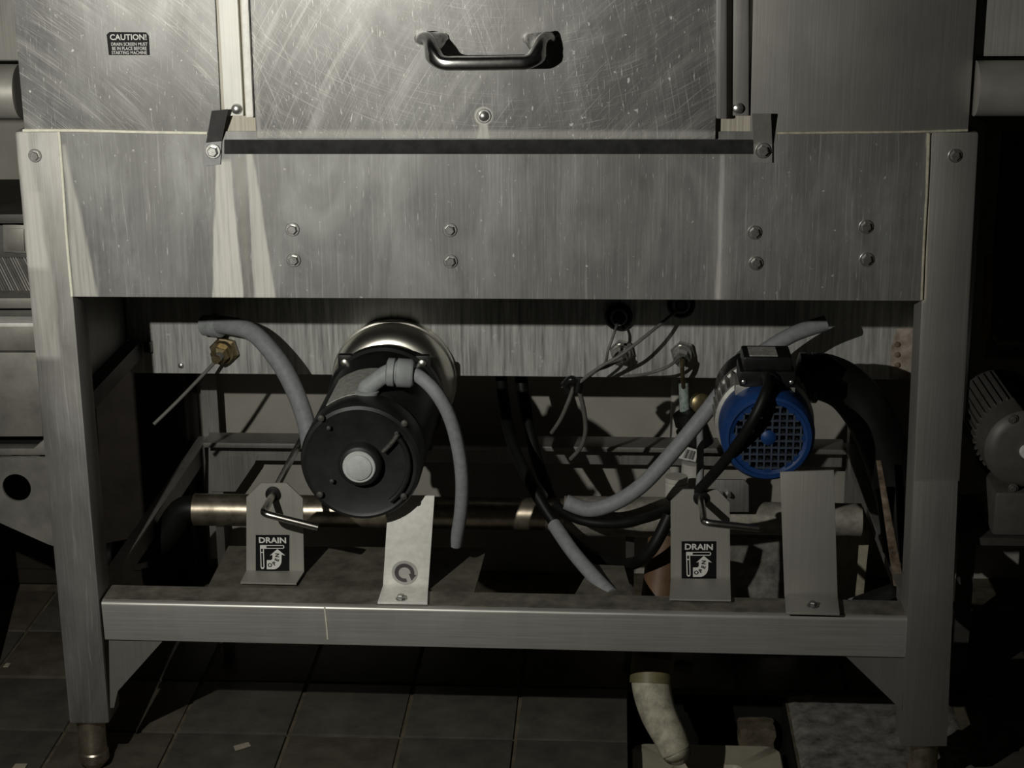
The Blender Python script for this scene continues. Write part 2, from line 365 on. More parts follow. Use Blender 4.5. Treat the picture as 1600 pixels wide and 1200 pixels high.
floor = struct(mb.build('floor', 'grout', None, 0, Vector((0, 0, 0))))
TW = 0.1555; TG = 0.006
def tile_mesh(mat):
    h = (TW-TG)/2
    t = MB().box(-h, h, -h, h, -0.010, 0.0, 0.0015).build('tile', mat, floor, 30); return t
tm = [tile_mesh('tile'), tile_mesh('tile2')]
first = [True, True]
tx0 = 0.015+TW/2; ty0 = 0.1225+TW/2
for i in range(-9, 9):
    for j in range(-5, 4):
        cx = tx0+i*TW; cy = ty0+j*TW
        if cy+TW/2 > 0.698: continue
        if cx+TW/2 > PX0+0.004 and cy-TW/2 < PY1 and cy+TW/2 > PY0-0.1 and cx < 0.62: continue
        k = 1 if random.random() < 0.3 else 0
        if first[k]: o = tm[k]; first[k] = False
        else: o = tm[k].copy(); COL.objects.link(o)
        o.location = (cx, cy, random.uniform(-0.0012, 0.0006)); o.rotation_euler = (random.uniform(-.004, .004), random.uniform(-.004, .004), 0)
# rough patched concrete right of the pit
bm = bmesh.new(); bmesh.ops.create_grid(bm, x_segments=22, y_segments=40, size=0.5)
for v in bm.verts:
    x = PX1+0.001+(v.co.x+0.5)*0.235; y = -0.30+(v.co.y+0.5)*0.575
    e = min(v.co.x+.5, .5-v.co.x, v.co.y+.5, .5-v.co.y)
    v.co = Vector((x, y, (-0.006 if e < .001 else 0.002+random.uniform(-.0018, .0018))))
MB().frombm(bm).build('concrete_patch', 'concrete', floor, 60)

wall = struct(MB().box(X0, X1, 0.70, 0.80, -0.02, 2.6).build('wall_back', 'wall', None, 0))
wall.location = wall.location

# ================================================================== THE DISHWASHER
dw = thing('dishwasher', (0, 0.3, 0), 'large stainless steel commercial dishwasher on square legs with a lift-up door', 'dishwasher')
HL, HR = -0.545, 0.540
zseam = at(200, 203, 0).z
ZTOP = 1.45
TY = .38                                      # front of the wash tank
def vx(px, py, Y=0): return at(px, py, Y).x
# hood: side sheets, back and top close the box
MB().prism(pxpoly(((38, 203), (346, 206)), 0)+[Vector((vx(342, 0), 0, ZTOP)), Vector((HL, 0, ZTOP))], (0, 0.012, 0), 0.0012).build('hood_panel', 'hood_left', dw)
MB().prism([at(1172, 207, 0), at(1513, 203, 0), Vector((HR, 0, ZTOP)), Vector((vx(1171, 0), 0, ZTOP))], (0, 0.012, 0), 0.0012).build('hood_panel', 'hood_right', dw)
MB().box(HL, HL+0.003, 0.0125, 0.60, zseam, ZTOP).build('hood_side', 'steel', dw)
MB().box(HR-0.003, HR, 0.0125, 0.60, zseam, ZTOP).build('hood_side', 'steel', dw)
MB().box(HL+.003, HR-.003, 0.597, 0.60, zseam, ZTOP).build('hood_back', 'steel', dw)
MB().box(HL, HR, 0, 0.60, ZTOP, ZTOP+.003).build('hood_top', 'steel', dw)
# sill plate behind the door and the guides
sill = MB().prism([at(347, 218, .004), at(1178, 219, .004), Vector((vx(1171, 0), .004, ZTOP)), Vector((vx(342, 0), .004, ZTOP))], (0, 0.008, 0)).build('door_sill', 'sill', dw)
# left guide: limed strip + narrow rail ; right guide
def strip(name, mat, b0, b1, t0, t1, Y, th, bev=.0008):
    B0 = at(*b0, Y); B1 = at(*b1, Y); T0 = at(*t0, Y); T1 = at(*t1, Y)
    def ext(b, t): k = (ZTOP-b.z)/(t.z-b.z); return Vector((b.x+(t.x-b.x)*k, Y, ZTOP))
    return MB().prism([B0, B1, ext(B1, T1), ext(B0, T0)], (0, th, 0), bev).build(name, mat, dw)
strip('guide_strip', 'guide_white', (351, 181), (380, 181), (341, 0), (371, 0), -.0035, .0075)
strip('guide_rail', 'galv', (384, 184), (396, 184), (376, 0), (388, 0), -.012, .016, .002)
strip('guide_strip', 'hood_right', (1145, 181), (1170, 181), (1146, 0), (1170, 0), -.0035, .0075)
strip('guide_rail', 'steel', (1119, 186), (1136, 186), (1119, 0), (1136, 0), -.012, .016, .002)
bolt(dw, at(370, 170, -.0036), .0062, .006, False, dome=True, name='screw')
bolt(dw, at(1153, 169, -.0036), .0062, .006, False, dome=True, name='screw')
# lift-up door
DY = -0.006
door = MB().prism([at(400, 217, DY), at(1118, 218, DY), Vector((vx(1118, 0, DY), DY, ZTOP)), Vector((vx(394, 0, DY), DY, ZTOP))], (0, .010, 0), .0015).build('lift_door', 'door', dw)
bolt(door, at(756, 181, DY), .0058, .006, True, dome=True, name='screw')
# door handle: offset pull with flared feet
hy = DY-.042
def hpt(x, y, d): return at(x, y, DY-d)
path = [hpt(675, 60, -.001), hpt(674, 64, .014), hpt(675, 82, .034), hpt(690, 97, .042), hpt(720, 99, .044), hpt(800, 98, .044), hpt(826, 96, .042), hpt(842, 82, .034), hpt(844, 64, .014), hpt(844, 60, -.001)]
def flat_tube(pts, wid, thk, sub=6, n=14):
    base = MB().tube(pts, 1.0, n, sub); ring = []
    cnt = len(base.v)//n; out = MB(); cen = [sum((base.v[i*n+k] for k in range(n)), Vector())/n for i in range(cnt)]
    vs = []
    for i in range(cnt):
        t = (cen[min(i+1, cnt-1)]-cen[max(i-1, 0)]).normalized()
        s_ = i/(cnt-1); e = abs(2*s_-1)
        w = wid*(1+1.55*max(0, (e-.38)/.62)**1.1); h_ = thk
        a = Vector((0, -1, 0)); a = (a-t*a.dot(t)).normalized() if abs(a.dot(t)) < .97 else Vector((0, 0, 1))
        side = t.cross(Vector((0, -1, 0)))
        if side.length < .2: side = EX
        # width direction lies in the panel plane across the path near the bar, along X near the feet
        up = Vector((0, 0, 1)); up = up-t*up.dot(t)
        k = max(0, min(1, (e-.62)/.25)); wd = (up.normalized()*(1-k)+Vector((1 if s_ > .5 else -1, 0, 0))*k) if up.length > .05 else EX
        wd = (wd-t*wd.dot(t)).normalized(); hd = t.cross(wd).normalized()
        for q in range(n):
            A = 2*PI*q/n; vs.append(cen[i]+wd*math.copysign(abs(math.cos(A))**.6, math.cos(A))*w+hd*math.copysign(abs(math.sin(A))**.7, math.sin(A))*h_)
    fs = [[i*n+k, i*n+(k+1) % n, (i+1)*n+(k+1) % n, (i+1)*n+k] for i in range(cnt-1) for k in range(n)]
    fs += [list(range(n))[::-1], [(cnt-1)*n+k for k in range(n)]]
    return out._add(vs, fs)
flat_tube(path, .0080, .0075).build('handle', 'chrome', door, 50)
# dark rubber strip under the door
MB().prism([at(350, 241, -.002), at(1178, 241, -.002), at(1178, 218.5, -.002), at(350, 218.5, -.002)], (0, .006, 0), .001).build('door_gasket', 'gasket', dw)
# apron sheet
AP = [at(113, 463.5, 0), at(1441, 470, 0), at(1451, 206, 0), at(93, 205, 0)]
MB().prism(AP, (0, .0025, 0)).build('apron_panel', 'apron', dw)
b0, b1 = AP[0], AP[1]
MB().prism([b0+Vector((0, .003, 0)), b1+Vector((0, .003, 0)), b1+Vector((0, .022, 0)), b0+Vector((0, .022, 0))], (0, 0, .0025)).build('apron_lip', 'steel', dw)
for (x, y) in ((457, 358), (459, 406), (703, 359), (704, 408), (1179, 363), (1181, 411), (1353, 354), (1354, 405)):
    bolt(dw, at(x, y, 0), .0058, .0055, True)
for (x, y) in ((55, 243), (1492, 243)): bolt(dw, at(x, y, 0), .0055, .005, True)
for nm, pts in (('seam_bead', ((36, 204), (120, 204), (230, 206.5), (324, 208))), ('seam_bead', ((92, 206), (97, 270), (104, 370), (112.5, 463))), ('seam_bead', ((1452, 208), (1449, 290), (1444, 380), (1440.5, 468))),
                ('seam_bead', ((1214, 208), (1320, 207), (1420, 206), (1512, 203.5)))):
    sb = MB().tube([at(x, y, -.0004) for x, y in pts], .0019 if pts[0][0] < 500 else .0016, 8, 6).build(nm, 'bead' if pts[0][0] < 500 else 'bead_tan', dw, 60)
# door stop straps
def strap3(pts, w, th, tilt, mat):            # bent strap through (px,py,Y) points
    P = [at(*p) for p in pts]; mb = MB(); e = Vector((math.cos(tilt), 0, math.sin(tilt)))*w/2
    for a, b in zip(P[:-1], P[1:]):
        mb.hexa([a-e, a+e, a+e+Vector((0, th, 0)), a-e+Vector((0, th, 0))], [b-e, b+e, b+e+Vector((0, th, 0)), b-e+Vector((0, th, 0))])
    return mb
s1 = strap3(((332, 258, -.003), (334, 222, -.003), (343, 172, -.020)), .0185, .0025, .10, 'strap').build('door_stop', 'strap_dark', dw)
bolt(s1, at(333, 236, -.0035), .0062, .007, True)
s2 = strap3(((1192, 254, -.003), (1192, 225, -.003), (1190, 178, -.012)), .0210, .0025, 0, 'strap').build('door_stop', 'hood_right', dw)
bolt(s2, at(1192, 235, -.0035), .0062, .007, True)
# legs
def leg(to, ti, bo, bi, d, mat, bev=.004, z0=None):
    T = [at(*to, 0), at(*ti, 0)]; B = [at(*bo, 0), at(*bi, 0)]; dy = Vector((0, d, 0))
    return MB().hexa([B[0], B[1], B[1]+dy, B[0]+dy], [T[0], T[1], T[1]+dy, T[0]+dy], bev).build('leg', mat, dw)
lg = leg((22, 205), (92.5, 205), (108, 1131), (171, 1131), .052, 'leg_left')
lg2 = leg((1530, 206), (1451.5, 206), (1478, 1166), (1408, 1166), .052, 'leg')
MB().prism([at(1407, 1166, -.0015), at(1479.5, 1166, -.0015), at(1497, 751, -.0015), at(1429, 752, -.0015)], (0, .0012, 0), .0005).build('leg_sleeve', 'leg', lg2)
for L_, c in ((lg, at(143, 1140, .026)), (lg2, at(1443, 1172, .026))):
    zt = c.z+.02
    MB().lathe([(.0185, zt), (.0185, .026), (.020, .024), (.020, .012), (.014, .004), (.010, 0.0)], (c.x, .026, 0), (0, 0, 1), 24).build('foot', 'pipe', L_)
rl = at(315, 640, .65)
for x in (-.504, .532):
    l_ = MB().box(x-.013, x+.013, .645, .648, .035, .60).box(x-.013, x-.010, .648, .675, .035, .60).build('leg', 'inner', dw)
    MB().lathe([(.012, .04), (.012, .01), (.009, 0)], (x, .658, 0), (0, 0, 1), 16).build('foot', 'pipe', l_)
# lower frame: front angle, side angles, rear angle
def lprof(p_top, p_bot, depth):
    zt, zb = p_top.z, p_bot.z; x = p_top.x; r = .005; th = .003
    pr = [(0, zb), (0, zt-r)]+[(r-r*math.cos(a), zt-r+r*math.sin(a)) for a in (PI/8, PI/4, 3*PI/8)]+[(r, zt), (depth, zt), (depth, zt-th), (r, zt-th), (th, zt-r), (th, zb)]
    k = (p_bot.x-p_top.x)/(zb-zt)
    return [Vector((x+(z-zt)*k, y, z)) for y, z in pr]
MB().hexa(lprof(at(158, 940, 0), at(164, 999, 0), .05), lprof(at(1419, 966, 0), at(1414, 1027, 0), .05)).build('front_beam', 'beam', dw, 60)
bt0, bt1 = at(158, 940, 0), at(1419, 966, 0)
MB().prism([bt0+Vector((.001, .007, .0002)), bt1+Vector((-.001, .007, .0002)), bt1+Vector((-.001, .050, .0002)), bt0+Vector((.001, .050, .0002))], (0, 0, .0006)).build('beam_top_grime', 'beam_top', dw)
MB().tube([at(507, 949, -.0002), at(510, 975, -.0002), at(512, 999, -.0002)], .0009, 8, 3).build('highlight_line', 'bead', dw)  # pale line standing in for a bright highlight on the beam face
for sx, x in ((1, -.509), (-1, .510)):
    MB().box(min(x, x-sx*.016), max(x, x-sx*.016), .052, .645, ZB-.004, ZB-.001).box(min(x-sx*.016, x-sx*.013), max(x-sx*.016, x-sx*.013), .052, .645, ZB-.05, ZB-.004).build('side_beam', 'inner', dw)
xr0, xr1 = -.506, .508
MB().box(xr0, xr1, .593, .645, ZB-.002, ZB+.006, .001).box(xr0, xr1, .641, .645, ZB-.04, ZB-.002).build('rear_beam', 'inner', dw)
MB().prism(pxpoly(((170, 999), (256, 999.5), (184, 1080), (178, 1106), (172, 1106)), .004), (0, .003, 0)).build('gusset', 'leg', dw)
MB().prism(pxpoly(((1322, 1026), (1414, 1027), (1409, 1110)), .004), (0, .003, 0)).build('gusset', 'leg', dw)
MB().prism(pxpoly(((330, 712), (402, 712), (398, 724), (368, 768), (330, 768)), .64), (0, .003, 0)).build('gusset', 'inner', dw)
# side sheets and their lower rails
for x in (-.5575, .573):
    MB().box(x, x+.003, .055, .60, .485, zseam-.001).build('side_sheet', 'inner', dw)
    if x > 0: continue
    MB().box(x+.003, x+.025, .055, TY-.003, .462, .486).build('side_rail', 'ext_dark', dw)
# wash tank behind the apron
tb0 = at(248, 583, TY); tb1 = at(1436, 592, TY)
MB().box(-.553, .571, TY, .595, at(700, 587.5, TY).z, zseam-.004, .002).build('wash_tank', 'tank', dw)
# rusty corner of the tank is a thin flaking plate with three weld spots
ru = MB().prism([at(1391, 592, TY-.0012), at(1437, 594, TY-.0012), at(1437, 512, TY-.0012), at(1402, 512, TY-.0012), at(1392, 545, TY-.0012)], (0, .001, 0)).build('rust_patch', plain('rusty_tank_skin', (0.30, 0.22, 0.17), 0.7, 0.2, 0.35, 60, tint=(0.40, 0.35, 0.30)), dw)
for y in (538, 554, 570): bolt(ru, at(1402, y, TY-.0014), .004, .003, False, mat='rust', name='rivet', dome=True)
bolt(dw, at(283, 571, TY), .0042, .004, False, dome=True, name='screw')
cl = MB().box(-.5265, -.5165, TY-.012, TY, at(246, 548, TY).z, at(246, 532, TY).z, .001).build('clip', 'black_plastic', dw)
# cross plates of the lower frame that carry the brackets
pz = ZB-.0032
def cross(pts, name='base_plate', mat='tray'):
    return MB().prism([atz(x, y, pz) for x, y in pts], (0, 0, -.003)).build(name, mat, dw)
cross(((322, 922), (357, 853), (760, 856), (740, 930)))
cross(((895, 934), (925, 882), (975, 884), (990, 936)))
# caution label on the hood
cp = [at(170, 86, -.0006), at(234, 86, -.0006), at(232.5, 56, -.0006), at(228, 50.5, -.0006), at(171, 50, -.0006), at(166.5, 54, -.0006)]
lab = MB().prism(cp, (0, .0005, 0)).build('caution_label', 'label_black', dw)
lab['label'] = 'black caution label with white lettering'
pxs = (at(300, 80, 0)-at(200, 80, 0)).length/100
mb = text_mb('CAUTION!', 13.0*pxs*.93, at(200.5, 58.5, -.0010), EX, EZ, .00018)
for y, t in ((69.2, 'DRAIN SCREEN MUST'), (76, 'BE IN PLACE BEFORE'), (82.6, 'STARTING MACHINE')):
    q = text_mb(t, 7.0*pxs, at(202, y, -.0010), EX*.84, EZ, .00006); mb._add(q.v, q.f)
mb.build('lettering', 'label_white', lab, 0)

# ================================================================== DRAIN LEVER BRACKETS
def drain_bracket(out, bend_y, flange, hole, tip_dy, end, sx0, sx1, sy0, sy1, label, rod_back):
    yb = atz((out[0][0]+out[-1][0])/2, bend_y, ZB).y
    P = pxpoly(out, yb)
    hc = at(*hole, yb)
    root = thing('drain_lever_bracket', (P[0].x*.5+P[-1].x*.5, yb, ZB), label, 'bracket')
    MB().plate(P, hc, .0075, .0025).build('plate', 'plate', root)
    F = [atz(x, y, ZB+.0005) for x, y in flange]
    MB().prism(F, (0, 0, .0024)).build('flange', 'plate', root)
    MB().lathe([(.0066, -.004), (.0098, -.003), (.0098, .004), (.0066, .005)], hc, (0, -1, 0), 20).build('grommet', 'black_rubber', root)
    fwd = .03
    # rod runs straight out of the hole, then bends sideways into the grip
    tip = hc+Vector((0, 0, 0))
    d = 0.0
    while d < .15:
        q = hc+Vector((0, -d, 0)); v = q-CAM; py = 600-FPX*v.dot(UP)/v.dot(FW)
        if py-hole[1] >= tip_dy: break
        d += .001
    knee = hc+Vector((0, -d, 0))
    e = at(*end, knee.y)
    MB().tube([hc+Vector((0, rod_back, 0)), hc+Vector((0, .01, 0)), hc+Vector((0, -d*.6, 0)), hc+Vector((0, -d+.008, 0)), knee+(e-knee).normalized()*.003+Vector((0, .002, 0)), knee+(e-knee)*.15, knee+(e-knee)*.6, e], .0046, 14, 6).build('lever', 'rod', root, 50)
    ys = yb-.0008
    S = lambda u, v: at(sx0+(sx1-sx0)*u, sy0+(sy1-sy0)*v, ys)
    st = MB().prism([S(0, 1), S(1, 1), S(1, 0), S(0, 0)], (0, .0007, 0)).build('sticker', 'label_black', root)
    S = lambda u, v: at(sx0+(sx1-sx0)*u, sy0+(sy1-sy0)*v, ys-.0004)
    W = (S(1, .5)-S(0, .5)).length
    text_mb('DRAIN', W*.265, S(.50, .155), EX*1.03, EZ*.95, W*.008).build('lettering', 'label_white', st, 0)
    # lever pictogram: two outlined bars
    def flat(pts, mb_): mb_._add([S(u, v) for u, v in pts], [list(range(len(pts)))])
    ic = MB()
    def bar(u0, v0, u1, v1, t, black=None):
        ic._add([S(u0, v0), S(u1, v0), S(u1, v0+t), S(u0, v0+t)], [[0, 1, 2, 3]])
    T = .022
    bar(.32, .28, .82, .28, T); bar(.32, .36, .82, .36, T)
    ic._add([S(.82, .28), S(.85, .31), S(.85, .355), S(.82, .382)], [[0, 1, 2, 3]])
    ic._add([S(.13, .28), S(.32, .28), S(.32, .382), S(.13, .382)], [[0, 1, 2, 3]])
    for u in (.13, .215): ic._add([S(u, .38), S(u+.028, .38), S(u+.045, .90), S(u+.017, .90)], [[0, 1, 2, 3]])
    ic._add([S(.147, .90), S(.26, .90), S(.235, .945), S(.175, .945)], [[0, 1, 2, 3]])
    ic._add([S(.1605, .47), S(.2175, .47), S(.2185, .50), S(.1615, .50)], [[0, 1, 2, 3]])
    ic.build('lever_picture', 'label_white', st, 0)
    # bent arrow
    ar = []
    cu, cv = .33, .55
    A0 = [(.33, .955), (.55, .955)]+[(.53+.24*math.sin(a), .70+.255*math.cos(a)) for a in [PI*k/16 for k in range(1, 8)]]+[(.77, .68), (.77, .55)]
    head = [(.88, .57), (.645, .39), (.42, .57)]
    A1 = [(.50, .55), (.50, .64)]+[(.44+.06*math.cos(a), .64+.06*math.sin(a)) for a in [PI*k/8 for k in range(1, 4)]]+[(.44, .70), (.33, .70)]
    am = MB(); am._add([S(u, v) for u, v in A0+head+A1], [list(range(len(A0+head+A1)))]); arrow = am.build('arrow', 'label_white', st, 0)
    S2 = lambda u, v: at(sx0+(sx1-sx0)*u, sy0+(sy1-sy0)*v, ys-.0008)
    om = MB()
    for ch, u, v, rot in (('O', .425, .845, 10), ('P', .555, .80, 35), ('E', .635, .695, 68), ('N', .645, .565, 85)):
        a = math.radians(rot); q = text_mb(ch, W*.165, S2(u, v), Vector((math.cos(a), 0, math.sin(a))), Vector((-math.sin(a), 0, math.cos(a))), W*.006); om._add(q.v, q.f)
    om.build('arrow_lettering', 'label_ink', st, 0)
    return root
drain_bracket(((385, 894), (385, 777), (408, 755), (448, 755), (473, 779), (475, 896)), 895, ((385, 894), (475, 896), (463, 914), (376, 912)), (427, 771), 31, (497, 824),
              399.5, 452, 836, 892, 'plain steel bracket with DRAIN label and bent lever, left of the black motor', .26)
drain_bracket(((1048, 906), (1048, 783), (1067, 765), (1121, 765), (1140, 785), (1141, 908)), 906, ((1048, 906), (1141, 908), (1142, 940), (1046, 938)), (1095, 777), 39, (1186, 826),
              1065, 1119, 846, 904, 'plain steel bracket with DRAIN label and bent lever, beside the blue pump', .03)

# ================================================================== BLACK WASH PUMP MOTOR
mc = at(563, 725, .02); MR = .0760
wm = thing('pump_motor', (mc.x, .18, ZB), 'large black cylindrical pump motor with pale centre plug and grey elbow', 'motor')
A = (0, 1, 0); fc = Vector((mc.x, .02, mc.z))
MB().lathe([(.020, .006), (.066, .004), (MR-.006, .002), (MR-.002, .004), (MR, .010), (MR, .05), (MR-.001, .052), (MR-.001, .055), (MR, .057), (MR, .238), (MR+.004, .241), (MR+.0045, .244), (MR+.0045, .254), (MR+.003, .256), (.045, .258), (.045, .30)], fc, A, 56).build('body', 'black_paint', wm, 28)
MB().lathe([(.0275, -.004), (.0275, .006), (.029, .007)], fc, A, 32).lathe([(.023, -.010), (.026, -.008), (.0275, -.004)], fc, A, 32).build('hub', 'black_paint', wm, 40)
MB().lathe([(.0185, -.0125), (.0195, -.0125), (.0205, -.0115), (.0205, -.006)], fc, A, 32).lathe([(.0001, -.0155), (.0150, -.0155), (.0162, -.0145), (.0165, -.012)], fc, A, 32).build('plug', 'plug', wm, 40)
for (x, y) in ((502, 653), (632, 661), (500, 772), (631, 775), (519, 751), (620, 677), (514, 668)):
    bolt(wm, at(x, y, .0195), .0030 if (x, y) in ((519, 751), (620, 677), (514, 668)) else .0046, .004, False, mat='dull_bolt', dome=True)
# curved ridge on the face of the end bell
rp = [fc+Vector((math.cos(a)*.060, -.001, math.sin(a)*.060)) for a in [math.radians(t) for t in range(35, -60, -8)]]
MB().tube(rp, .0035, 8, 2).build('vent_ridge', 'black_paint', wm)
MB().tube([at(598, 706, .016), at(612, 692, .016), at(622, 678, .016)], .003, 8, 3).build('face_rib', 'dull_bolt', wm)
# polished pump casing against the tank
MB().lathe([(.040, .290), (.052, .291), (.060, .2935), (.066, .297), (.068, .2995), (.0705, .300), (.0755, .3025), (.080, .307), (.0835, .313), (.0858, .321), (.0868, .331), (.0868, .344), (.089, .345), (.089, .358), (.02, .359)], fc, A, 56).build('pump_casing', 'volute', wm, 40)
for a in (48, 132, 228, 312):
    c = fc+Vector((math.cos(math.radians(a))*.079, .246, math.sin(math.radians(a))*.079))
    MB().box(c.x-.010, c.x+.010, c.y-.004, c.y+.008, c.z-.010, c.z+.010, .003).build('mounting_lug', 'black_paint', wm)
    bolt(wm, c+Vector((0, -.004, 0)), .006, .006, False, mat='volute', dome=True)
# nameplate wrapped over the top of the body
npv = []; npf = []
a0, a1, d0, d1 = math.radians(82), math.radians(128), .045, .155
for i in range(9):
    t = a0+(a1-a0)*i/8
    for d, r in ((d0, MR+.0003), (d1, MR+.0003), (d0, MR+.0013), (d1, MR+.0013)):
        npv.append(fc+Vector((math.cos(t)*r, d, math.sin(t)*r)))
for i in range(8):
    k = i*4; npf += [[k+2, k+3, k+7, k+6], [k, k+4, k+5, k+1], [k, k+2, k+6, k+4], [k+1, k+5, k+7, k+3]]
npf += [[0, 1, 3, 2], [32, 34, 35, 33]]
MB()._add(npv, npf).build('nameplate', 'nameplate', wm)
# grey elbow fitting on the body
def on_motor(px, py):                        # where the sight line meets the round body
    d = ray(px, py); ox, oz = CAM.x-fc.x, CAM.z-fc.z
    a_, b_, c_ = d.x**2+d.z**2, 2*(ox*d.x+oz*d.z), ox*ox+oz*oz-MR**2
    return CAM+d*((-b_-math.sqrt(b_*b_-4*a_*c_))/(2*a_))
e0 = on_motor(573, 613); ye = e0.y
nr = Vector((e0.x-fc.x, 0, e0.z-fc.z)).normalized()
MB().lathe([(.0150, -.004), (.0155, .002), (.012, .004)], e0, nr, 24).build('elbow_flange', 'grey_plastic', wm)
MB().tube([e0, e0+nr*.006, at(581, 600, ye), at(593, 591, ye), at(604, 584, ye), at(614, 581, ye)], .0112, 16, 5).build('elbow', 'grey_plastic', wm, 50)
dirn = (at(648, 584, ye)-at(604, 581, ye)).normalized()
nut0 = at(604, 581, ye)
MB().lathe([(.0135, 0), (.0180, .002), (.0180, .010), (.0150, .011), (.0150, .0125), (.0185, .014), (.0185, .031), (.0160, .034), (.009, .035)], nut0, dirn, 20).build('elbow_nut', 'grey_plastic', wm, 40)
# galvanised support strap with rotation sticker
def support(root, tl, tr, br, bl, fl, fr, mat, name='support_strap'):
    yb = atz((bl[0]+br[0])/2, bl[1], ZB).y
    P = [at(*q, yb) for q in (bl, br, tr, tl)]
    mb = MB().prism(P, (0, .0035, 0), .0006)
    F = [atz(*q, ZB+.0006) for q in (bl, br, fr, fl)]; mb.prism(F, (0, 0, .003), .0005)
    return mb.build(name, mat, root), yb
ss, ysup = support(wm, (607, 775), (679, 775), (669, 921), (598, 919), (590, 944), (668, 945), 'galv')
bolt(ss, atz(627, 936, ZB+.0036), .005, .006, True, (0, 0, 1))
sc = at(632, 895, ysup-.0012)
sk = MB().lathe([(.0165, 0), (.0165, .0008)], sc, (0, 1, 0), 32).build('rotation_sticker', 'sticker', ss)
rv = []; rf = []; n = 28
for i in range(n+1):
    t = math.radians(-75-i*(295/n))
    for r in (.0078, .0128): rv.append(sc+Vector((math.cos(t)*r, -.0004, math.sin(t)*r)))
for i in range(n): rf.append([2*i, 2*i+1, 2*i+3, 2*i+2])
t = math.radians(-75-295); c_ = Vector((math.cos(t), 0, math.sin(t))); tn = Vector((math.sin(t), 0, -math.cos(t)))
k = len(rv); rv += [sc+c_*.0055+Vector((0, -.0004, 0)), sc+c_*.0155+Vector((0, -.0004, 0)), sc+c_*.0105+tn*.009+Vector((0, -.0004, 0))]; rf.append([k, k+1, k+2])
MB()._add(rv, rf).build('rotation_arrow', 'sticker_ink', sk, 0)

# ================================================================== BLUE RINSE PUMP
bc = at(1201, 685, .05); BR = .0585
bp = thing('blue_pump', (bc.x, .14, ZB), 'small electric pump with blue plastic fan cowl and black terminal box', 'pump')
fb = Vector((bc.x, .05, bc.z))
# cowl: rim shell plus a real grid of bars
MB().lathe([(.0475, .004), (.0490, .000), (.0530, .0005), (BR-.001, .008), (BR, .016), (BR, .060), (BR-.002, .060), (BR-.002, .016), (.047, .008), (.0475, .004)], fb, A, 56, cap=False).build('fan_cowl', 'blue', bp, 40)
MB().lathe([(.0005, .018), (.046, .018), (.046, .020)], fb, A, 32).build('fan_recess', 'dark_hole', bp)
st_ = .0088
g = MB(); RG = .0475; RO = .040
def solid(ix, iz): return math.hypot(ix*st_, iz*st_) > RO
N_ = 6
for ix in range(-N_, N_+1):                     # closed cells between the round of holes and the rim
    for iz in range(-N_, N_+1):
        cx, cz = ix*st_, iz*st_
        if math.hypot(cx, cz) > RG-.003: continue
        if solid(ix, iz) or math.hypot(ix, iz) < 0.9:
            g.box(fb.x+cx-st_/2, fb.x+cx+st_/2, fb.y+.0025, fb.y+.006, fb.z+cz-st_/2, fb.z+cz+st_/2)
g.build('grille_plate', 'blue', bp, 0)
for i in range(-N_, N_):
    u = (i+.5)*st_; h = math.sqrt(max(0, .0425**2-u*u))
    if h < .006: continue
    MB().box(fb.x+u-.0011, fb.x+u+.0011, fb.y+.002, fb.y+.0065, fb.z-h, fb.z+h).build('grille_bar', 'grille', bp, 0)
    MB().box(fb.x-h, fb.x+h, fb.y+.0022, fb.y+.0063, fb.z+u-.0011, fb.z+u+.0011).build('grille_bar', 'grille', bp, 0)
rim = MB()
rim.lathe([(.0435, .0035), (.0480, .0015), (.0485, .006), (.0435, .007), (.0435, .0035)], fb, A, 48, cap=False).build('grille_rim', 'blue', bp)
MB().lathe([(.0005, -.001), (.006, -.0005), (.0095, .002), (.0095, .006)], fb, A, 24).build('grille_boss', 'blue', bp, 40)
body = MB().lathe([(.050, .045), (.0565, .050), (.0565, .062), (.0625, .064), (.0625, .072), (.056, .074), (.056, .130), (.059, .132), (.059, .142), (.02, .144)], fb, A, 48)
for i in range(36):
    t = 2*PI*i/36
    if 50 < math.degrees(t) < 130: continue
    e = Vector((math.cos(t), 0, math.sin(t))); s_ = Vector((-math.sin(t), 0, math.cos(t)))*.0011
    q = fb+e*.054; w_ = fb+e*.0625
    body.hexa([q-s_+Vector((0, .074, 0)), q+s_+Vector((0, .074, 0)), w_+s_+Vector((0, .074, 0)), w_-s_+Vector((0, .074, 0))], [q-s_+Vector((0, .130, 0)), q+s_+Vector((0, .130, 0)), w_+s_+Vector((0, .130, 0)), w_-s_+Vector((0, .130, 0))])
body.build('body', 'alu', bp, 30)
MB().lathe([(.040, .140), (.052, .144), (.056, .152), (.056, .200), (.03, .205), (.022, .22), (.022, .329)], fb, A, 40).build('pump_head', 'black_plastic', bp, 40)
jb0 = at(1155, 598, .085); jb1 = at(1244, 553, .085)
MB().box(jb0.x, jb1.x, .080, .142, jb0.z-.004, jb0.z+.016, .003).box(jb0.x+.004, jb1.x-.004, .084, .138, jb0.z+.016, jb1.z-.004, .004).build('terminal_box', 'black_plastic', bp)
MB().box(jb0.x-.004, jb1.x+.001, .088, .138, fb.z+.040, jb0.z-.004, .001).build('box_saddle', 'alu', bp)
MB().box(jb0.x+.012, jb1.x-.022, .088, .128, jb1.z-.0042, jb1.z-.0034).build('box_label', 'nameplate', bp)
MB().lathe([(.012, 0), (.012, .008), (.009, .010), (.009, .018)], Vector(((jb0.x+jb1.x)/2+.003, .084, jb0.z+.006)), (0.05, -1, -.25), 16).build('cable_gland', 'black_rubber', bp, 40)
for x in (jb0.x+.005, jb1.x-.005): bolt(bp, (x, .080, jb0.z+.003), .003, .003, False, dome=True, name='screw')
s3, y3 = support(bp, (1219, 738), (1303, 735), (1309, 937), (1226, 934), (1228, 960), (1312, 962), 'plate')
